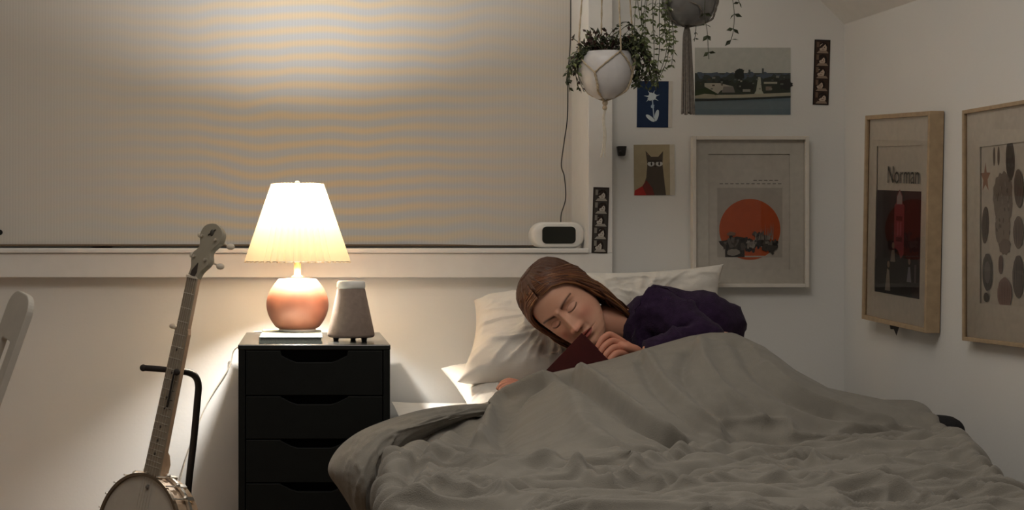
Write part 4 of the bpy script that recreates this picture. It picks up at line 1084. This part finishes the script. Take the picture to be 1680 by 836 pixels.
g.build('foliage', [M_leafd, M_leafr, M_leafg], pl2)['kind'] = 'stuff'; gs.build('stems', M_leafd, pl2)['kind'] = 'stuff'
bot2 = Vector((c2x-.006, Y2, Z2(45)))
e = empty('macrame_hanger', tuple(bot2), 'grey macrame hanger with long dark tassel holding the grey pot', 'plant hanger')
def potr2(z): return float(np.interp(z, [Z2(43), Z2(37), Z2(20), Z2(0), Z2(-25), Z2(-45)], [.032, .047, .062, .070, .068, .06]))
def on2(a, py): z = Z2(py); r_ = potr2(z)+.002; return (c2x+r_*math.cos(a), Y2+r_*math.sin(a), z)
g = G()
for a in (PI*1.15, PI*1.85, PI*.5):
    cord([(c2x, Y2, ZT-.02), on2(a, -70), on2(a, -45), on2(a, 0)], 50, .002)
    cord([on2(a, 0), on2(a, 22), on2(a, 36), tuple(bot2)], 20, .0026)
    a2 = a+PI*.35; cord([on2(a, 0), on2(a2, 12), on2(a2+.3, 30), tuple(bot2)], 20, .002)
M_rg = mat('grey cord', (.16, .14, .12), .9, noise=.2, nscale=150)
g.build('cords', M_rg, e)
g = G(); random.seed(4)
for k in range(34):
    a = random.uniform(0, 2*PI); r_ = random.random()**.5
    c = [Vector(p) for p in catmull([bot2+Vector((.004*r_*math.cos(a), .004*r_*math.sin(a), 0)), q2(1127, 62)+Vector((.009*r_*math.cos(a), .009*r_*math.sin(a), 0)), q2(1128, 120)+Vector((.013*r_*math.cos(a), .012*r_*math.sin(a), 0)), q2(1129, 187+random.uniform(-3, 2))+Vector((.017*r_*math.cos(a), .014*r_*math.sin(a), 0))], 14)]
    g.tube(c, .0022, 5)
g.tube([bot2, q2(1127, 62)], [.006, .008], 10)
g.build('tassel', M_rg, e)

# ---------------------------------------------------------------- banjo on its stand
YBj = 4.08
def qb(px, py, dy=0): return P(px, py, YBj+dy)
foot_ = qb(250, 778); nut = qb(317, 456)
ax = (nut-foot_).normalized(); Ln = (nut-foot_).length
yawb = math.radians(-44)
nface = Vector((math.sin(yawb), -math.cos(yawb), 0)); nface = (nface-ax*nface.dot(ax)).normalized()
by = -nface; bx = by.cross(ax)
MBj = Matrix(((bx.x, by.x, ax.x), (bx.y, by.y, ax.y), (bx.z, by.z, ax.z))).to_4x4(); MBj.translation = foot_
bj = empty('banjo', MBj @ Vector((0, 0, -.28)), 'five string banjo with white head standing left of the black chest', 'banjo')
M_neck = mat('pale maple', (.52, .36, .24), .45, noise=.08, nscale=40); M_fb = mat('fingerboard', (.27, .225, .17), .5, noise=.1, nscale=60); M_peg = mat('headstock face', (.30, .27, .21), .5)
RP = .145
g = G(); g.lathe([(0, -.002), (RP-.008, -.002), (RP-.004, 0), (RP-.004, .004), (0, .004)], 72, (0, 0, 0), M=Matrix.Rotation(-PI/2, 4, 'X'))
cpt = Vector((0, 0, -RP))
g.v = [tuple(MBj @ (Vector(v)+cpt+Vector((0, -.004, 0)))) for v in g.v]; g.build('drum_head', mat('banjo head skin', (.50, .47, .42), .7), bj, smooth=False)
def ringm(R0, R1, y0, y1, n=72):
    g = G(); V = []
    for (r_, y) in ((R0, y0), (R1, y0), (R1, y1), (R0, y1)):
        for j in range(n): a = 2*PI*j/n; V.append(MBj @ (Vector((r_*math.cos(a), y, r_*math.sin(a)))+cpt))
    g.add(V, [(i*n+j, i*n+(j+1) % n, ((i+1) % 4)*n+(j+1) % n, ((i+1) % 4)*n+j) for i in range(4) for j in range(n)]); return g
ringm(RP-.007, RP, -.012, -.003).build('tension_hoop', mat('dark hoop', (.16, .12, .08), .35, metal=.5), bj, smooth=False)
ringm(RP-.014, RP-.004, -.003, .065).build('rim', mat('rim wood', (.40, .29, .20), .4), bj)
ringm(RP-.002, RP+.006, .028, .036).build('flange', M_chrome, bj)
g = G()
for k in range(24):
    a = 2*PI*k/24+.06; d = Vector((math.cos(a), 0, math.sin(a)))
    q = cpt+d*(RP+.004); g = G()
    g.tube([MBj @ (q+Vector((0, -.013, 0))), MBj @ (q+Vector((0, .034, 0)))], .0022, 6)
    g.ball(MBj @ (q+Vector((0, .022, 0))+d*.004), .0065, 5); g.box(-.005, .005, .030, .05, -.004, .004, M=MBj @ Matrix.Translation(q) @ Matrix.Rotation(PI/2-a, 4, 'Y')); g.build('bracket_hook', M_chrome, bj)
# neck
g = G(); W0, W1 = .027, .0165
sec = []
for t in (0, .25, .5, .72, .75, 1):
    wd_ = (W0+(W1+.004-W0)*t) if t < .74 else W1+(.002)*(1-t); dpt = .024-.006*t; z = Ln*t
    sec.append([(-wd_, 0, z), (wd_, 0, z), (wd_*.92, dpt*.55, z), (wd_*.45, dpt, z), (-wd_*.45, dpt, z), (-wd_*.92, dpt*.55, z)])
V = [MBj @ Vector(p) for s_ in sec for p in s_]; g.add(V, [(i*6+j, i*6+(j+1) % 6, (i+1)*6+(j+1) % 6, (i+1)*6+j) for i in range(5) for j in range(6)]+[tuple(range(6)), tuple(range(30, 36))])
g.build('neck', M_neck, bj)
g = G(); 
for (z0_, z1_, a_, b_) in ((0, Ln*.74, W0, W1+.0035), (Ln*.74, Ln, W1+.0005, W1)):
    g.add([MBj @ Vector(p) for p in ((-a_, -.005, z0_), (a_, -.005, z0_), (b_, -.005, z1_), (-b_, -.005, z1_), (-a_, 0, z0_), (a_, 0, z0_), (b_, 0, z1_), (-b_, 0, z1_))], [(0, 1, 2, 3), (4, 5, 6, 7), (0, 1, 5, 4), (1, 2, 6, 5), (2, 3, 7, 6), (3, 0, 4, 7)])
g.build('fingerboard', M_fb, bj)
g = G()
for k in range(20):
    z = Ln-.66*(1-2**(-(k+1)/12)); 
    if z < .004: break
    wd_ = W0+(W1-W0)*z/Ln; g = G(); g.tube([MBj @ Vector((-wd_, -.0052, z)), MBj @ Vector((wd_, -.0052, z))], .0008, 4); g.build('fret', M_chrome, bj)
for fz in (.29, .33, .37, .415, .47, .535, .60, .67):
    z = Ln*(1-fz*1.35) if False else Ln*(1-fz)*.98
g = G()
for z in (.050, .082, .115, .185, .245, .30):
    g = G(); g.ball(MBj @ Vector((.0, -.0052, z)), .0035, 5, sc=(1, .6, 1)); g.build('position_dot', mat('dark dot', (.06, .045, .035), .4), bj)
g = G()
for k in range(5):
    x0_ = -.020+.010*k; z1_ = Ln if k else Ln*.73
    g = G(); g.tube([MBj @ Vector((x0_*1.05, -.012, -.20)), MBj @ Vector((x0_*.65, -.0075, z1_))], .0004, 4); g.build('string', M_chrome, bj)
g = G(); g.box(-.035, .035, -.014, -.005, -.205, -.200, M=MBj); g.build('bridge', M_neck, bj)
g = G(); g.ball(MBj @ Vector((0, -.0062, -.03)), .006, 6, sc=(1, 1, 1)); g.build('head_emblem', mat('grey emblem', (.12, .11, .10), .6), bj)
g = G(); g.box(-W1, W1, -.009, .0, Ln, Ln+.005, M=MBj); g.build('nut', mat('bone nut', (.62, .56, .47), .4), bj)
# headstock
Mh = MBj @ Matrix.Translation((0, 0, Ln+.004)) @ Matrix.Rotation(math.radians(-9), 4, 'X') @ Matrix.Rotation(math.radians(9), 4, 'Y')
hw = [(0, .0165), (.018, .019), (.038, .031), (.052, .032), (.062, .025), (.070, .022), (.080, .026), (.095, .036), (.110, .037), (.122, .031), (.130, .018), (.134, .004)]
hw = [(z, x) for z, x in [tuple(q) for q in catmull([(a_, b_) for a_, b_ in hw], 40)]]
poly = [(x, z) for z, x in hw]+[(-x, z) for z, x in reversed(hw)]
g = G(); g.prism(poly, -.004, .011, M=Mh); g.build('headstock', M_peg, bj, bevel=.001)
g = G(); g.prism([(-.007, .0), (.007, .0), (.009, .012), (.0, .034), (-.009, .012)], -.006, -.0042, M=Mh); g.build('truss_rod_cover', mat('dark cover', (.04, .03, .025), .4), bj)
g = G(); g.ball(Mh @ Vector((.003, -.004, .112)), .008, 6, sc=(.9, .4, 1.1)); g.tube([Mh @ Vector((-.008, -.0048, .103)), Mh @ Vector((.008, -.0048, .122))], .002, 5); g.build('headstock_inlay', mat('dark inlay', (.06, .055, .045), .4), bj)
for (x, z) in ((-.020, .044), (.020, .048), (-.024, .096), (.024, .100)):
    g = G(); g.tube([Mh @ Vector((x, -.010, z)), Mh @ Vector((x, -.003, z))], .0035, 8); t = g.build('tuner_post', M_chrome, bj)
    s_ = 1 if x > 0 else -1
    g = G(); g.tube([Mh @ Vector((x, .011, z)), Mh @ Vector((x, .022, z))], .004, 8); g.tube([Mh @ Vector((x, .018, z)), Mh @ Vector((x+s_*.022, .018, z))], .0022, 6); g.ball(Mh @ Vector((x+s_*.030, .018, z)), .010, 7, sc=(1, .5, .75)); g.build('tuning_button', mat('pearl button', (.62, .56, .46), .3), t)
g = G(); z5 = Ln*.735; g.tube([MBj @ Vector((-.018, .008, z5)), MBj @ Vector((-.034, .006, z5+.002))], .0028, 6); g.ball(MBj @ Vector((-.042, .006, z5+.003)), .0085, 7, sc=(1, .6, .8)); g.ball(MBj @ Vector((-.027, .0, z5+.002)), .005, 6)
g.build('fifth_string_peg', mat('pearl button', (.62, .56, .46), .3), bj)
g = G(); g.prism([(0, -.005), (.020, -.005), (.022, .028), (.014, .050), (.006, .058), (0, .058)], -.014, .014, M=MBj @ Matrix.Translation((0, .018, 0)) @ Matrix.Rotation(PI/2, 4, 'Z')); g.build('neck_heel', M_neck, bj, bevel=.003)
# stand
st = empty('banjo_stand', (qb(300, 800, .13).x, YBj+.13, 0), 'black tubular floor stand whose bent arm cradles the banjo neck', 'instrument stand')
g = G()
Yk = .035
arm = catmull([qb(303, 900, .12), qb(309, 800, .11), qb(318, 720, .10), qb(324, 655, .09), qb(325.5, 632, .085), qb(321, 618, .075), qb(311, 611, .065), qb(296, 608, Yk+.01)], 60)
g.tube([Vector(p) for p in arm], .0085, 12); g.tube([qb(303, 900, .12), Vector((qb(300, 800, .13).x, YBj+.13, .22)), Vector((qb(300, 800, .13).x, YBj+.13, .10))], .0095, 12); g.build('upright', M_steel, st, smooth=True)
g = G(); 
yk = [MBj @ Vector((.026, -.030, Ln*.52)), MBj @ Vector((.030, .0, Ln*.52))]
g.tube([qb(300, 609, Yk+.01), qb(284, 607, .045), qb(262, 605, .045), qb(236, 603, .035)], .0072, 12); g.ball(qb(235, 603, .035), .0085, 8)
g.tube([qb(292, 608, .04), qb(291, 609, .0), qb(290, 610, -.04)], .007, 10); g.ball(qb(290, 610, -.04), .008, 8)
g.build('cradle', mat('black foam', (.025, .02, .018), .8), st, smooth=True)
bx0 = qb(300, 800, .13).x
for k, a in enumerate((math.radians(205), math.radians(335), math.radians(90))):
    ln_ = .28 if k < 2 else .20
    g = G(); e0 = Vector((bx0, YBj+.13, .12)); e1 = Vector((bx0+ln_*math.cos(a), YBj+.13+ln_*math.sin(a), .012)); g.tube([e0, e1], .008, 10); g.ball(e1, .011, 8); g.build('leg', M_steel, st)
g = G(); cb = MBj @ Vector((0, .03, -.30))
for s_ in (-1, 1): g.tube([Vector((bx0, YBj+.13, .24)), cb+Vector((s_*.06, .02, -.01)), cb+Vector((s_*.06, -.07, -.01))], .006, 10)
g.build('lower_yoke', M_steel, st)
g = G(); sc_ = [qb(288, 612, .005), qb(283, 650, .0), qb(276, 672, .0), qb(270, 668, -.005)]
g.tube([Vector(p) for p in catmull(sc_, 20)], .0028, 6); g.tube([Vector(p) for p in catmull([qb(286, 612, -.01), qb(279, 645, -.015), qb(274, 668, -.015)], 16)], .0035, 6); g.build('cradle_strap', M_steel, st)

# ---------------------------------------------------------------- chair at the left edge
Yc = 3.85
def qc(px, py, dy=0): return P(px, py, Yc+dy)
cr = empty('chair', (-.98, 4.0, 0), 'white plastic chair at the left edge, slotted leaning backrest seen side on', 'chair')
M_ch = mat('cream plastic chair', (.50, .47, .42), .5)
# backrest slab: spine axis from lower left to the top right, wide direction mostly along depth
top_c = qc(31, 512, 0); bot_c = qc(-62, 772, 0)
axc = (top_c-bot_c).normalized(); side = Vector((.56, -.83, 0)).normalized(); side = (side-axc*side.dot(axc)).normalized(); nc = side.cross(axc)
Lc = (top_c-bot_c).length; hwid = .058
MC = Matrix(((side.x, nc.x, axc.x), (side.y, nc.y, axc.y), (side.z, nc.z, axc.z))).to_4x4(); MC.translation = bot_c
def rpoly(w_, z0_, z1_, r_, n=8):
    pl = []
    for cx_, cz_, a0 in ((w_-r_, z1_-r_, 0), (-w_+r_, z1_-r_, 90), (-w_+r_, z0_+r_, 180), (w_-r_, z0_+r_, 270)):
        for k in range(n+1): a = math.radians(a0+90*k/n); pl.append((cx_+r_*math.cos(a), cz_+r_*math.sin(a)))
    return pl
outer = rpoly(hwid, 0, Lc+.045, .040); inner = rpoly(.026, Lc-.135, Lc-.065, .010)
def slab_hole(outer, inner, y0, y1, M):
    n = len(outer); g = G(); V = []
    for y in (y0, y1):
        for pl in (outer, inner): V += [M @ Vector((x, y, z)) for x, z in pl]
    f = []
    for i in range(n):
        j = (i+1) % n; f += [(i, j, n+j, n+i), (2*n+i, 2*n+j, 3*n+j, 3*n+i), (i, j, 2*n+j, 2*n+i), (n+i, n+j, 3*n+j, 3*n+i)]
    return g.add(V, f)
slab_hole(outer, inner, -.008, .008, MC).build('backrest', M_ch, cr, bevel=.003)
g = G(); sx = bot_c.x-.05
g.box(sx-.38, sx+.02, 3.72, 4.12, .43, .46); g.build('seat', M_ch, cr, bevel=.01)
g = G(); g.box(sx-.02, sx+.02, 3.80, 4.0, .455, bot_c.z+.03); g.build('back_post', M_ch, cr, bevel=.005)
for x in (sx-.35, sx-.02):
    for y in (3.75, 4.08): g = G(); g.tube([(x, y, .44), (x+(.03 if x > sx-.1 else -.03), y, 0)], [.014, .010], 10); g.build('leg', M_ch, cr)
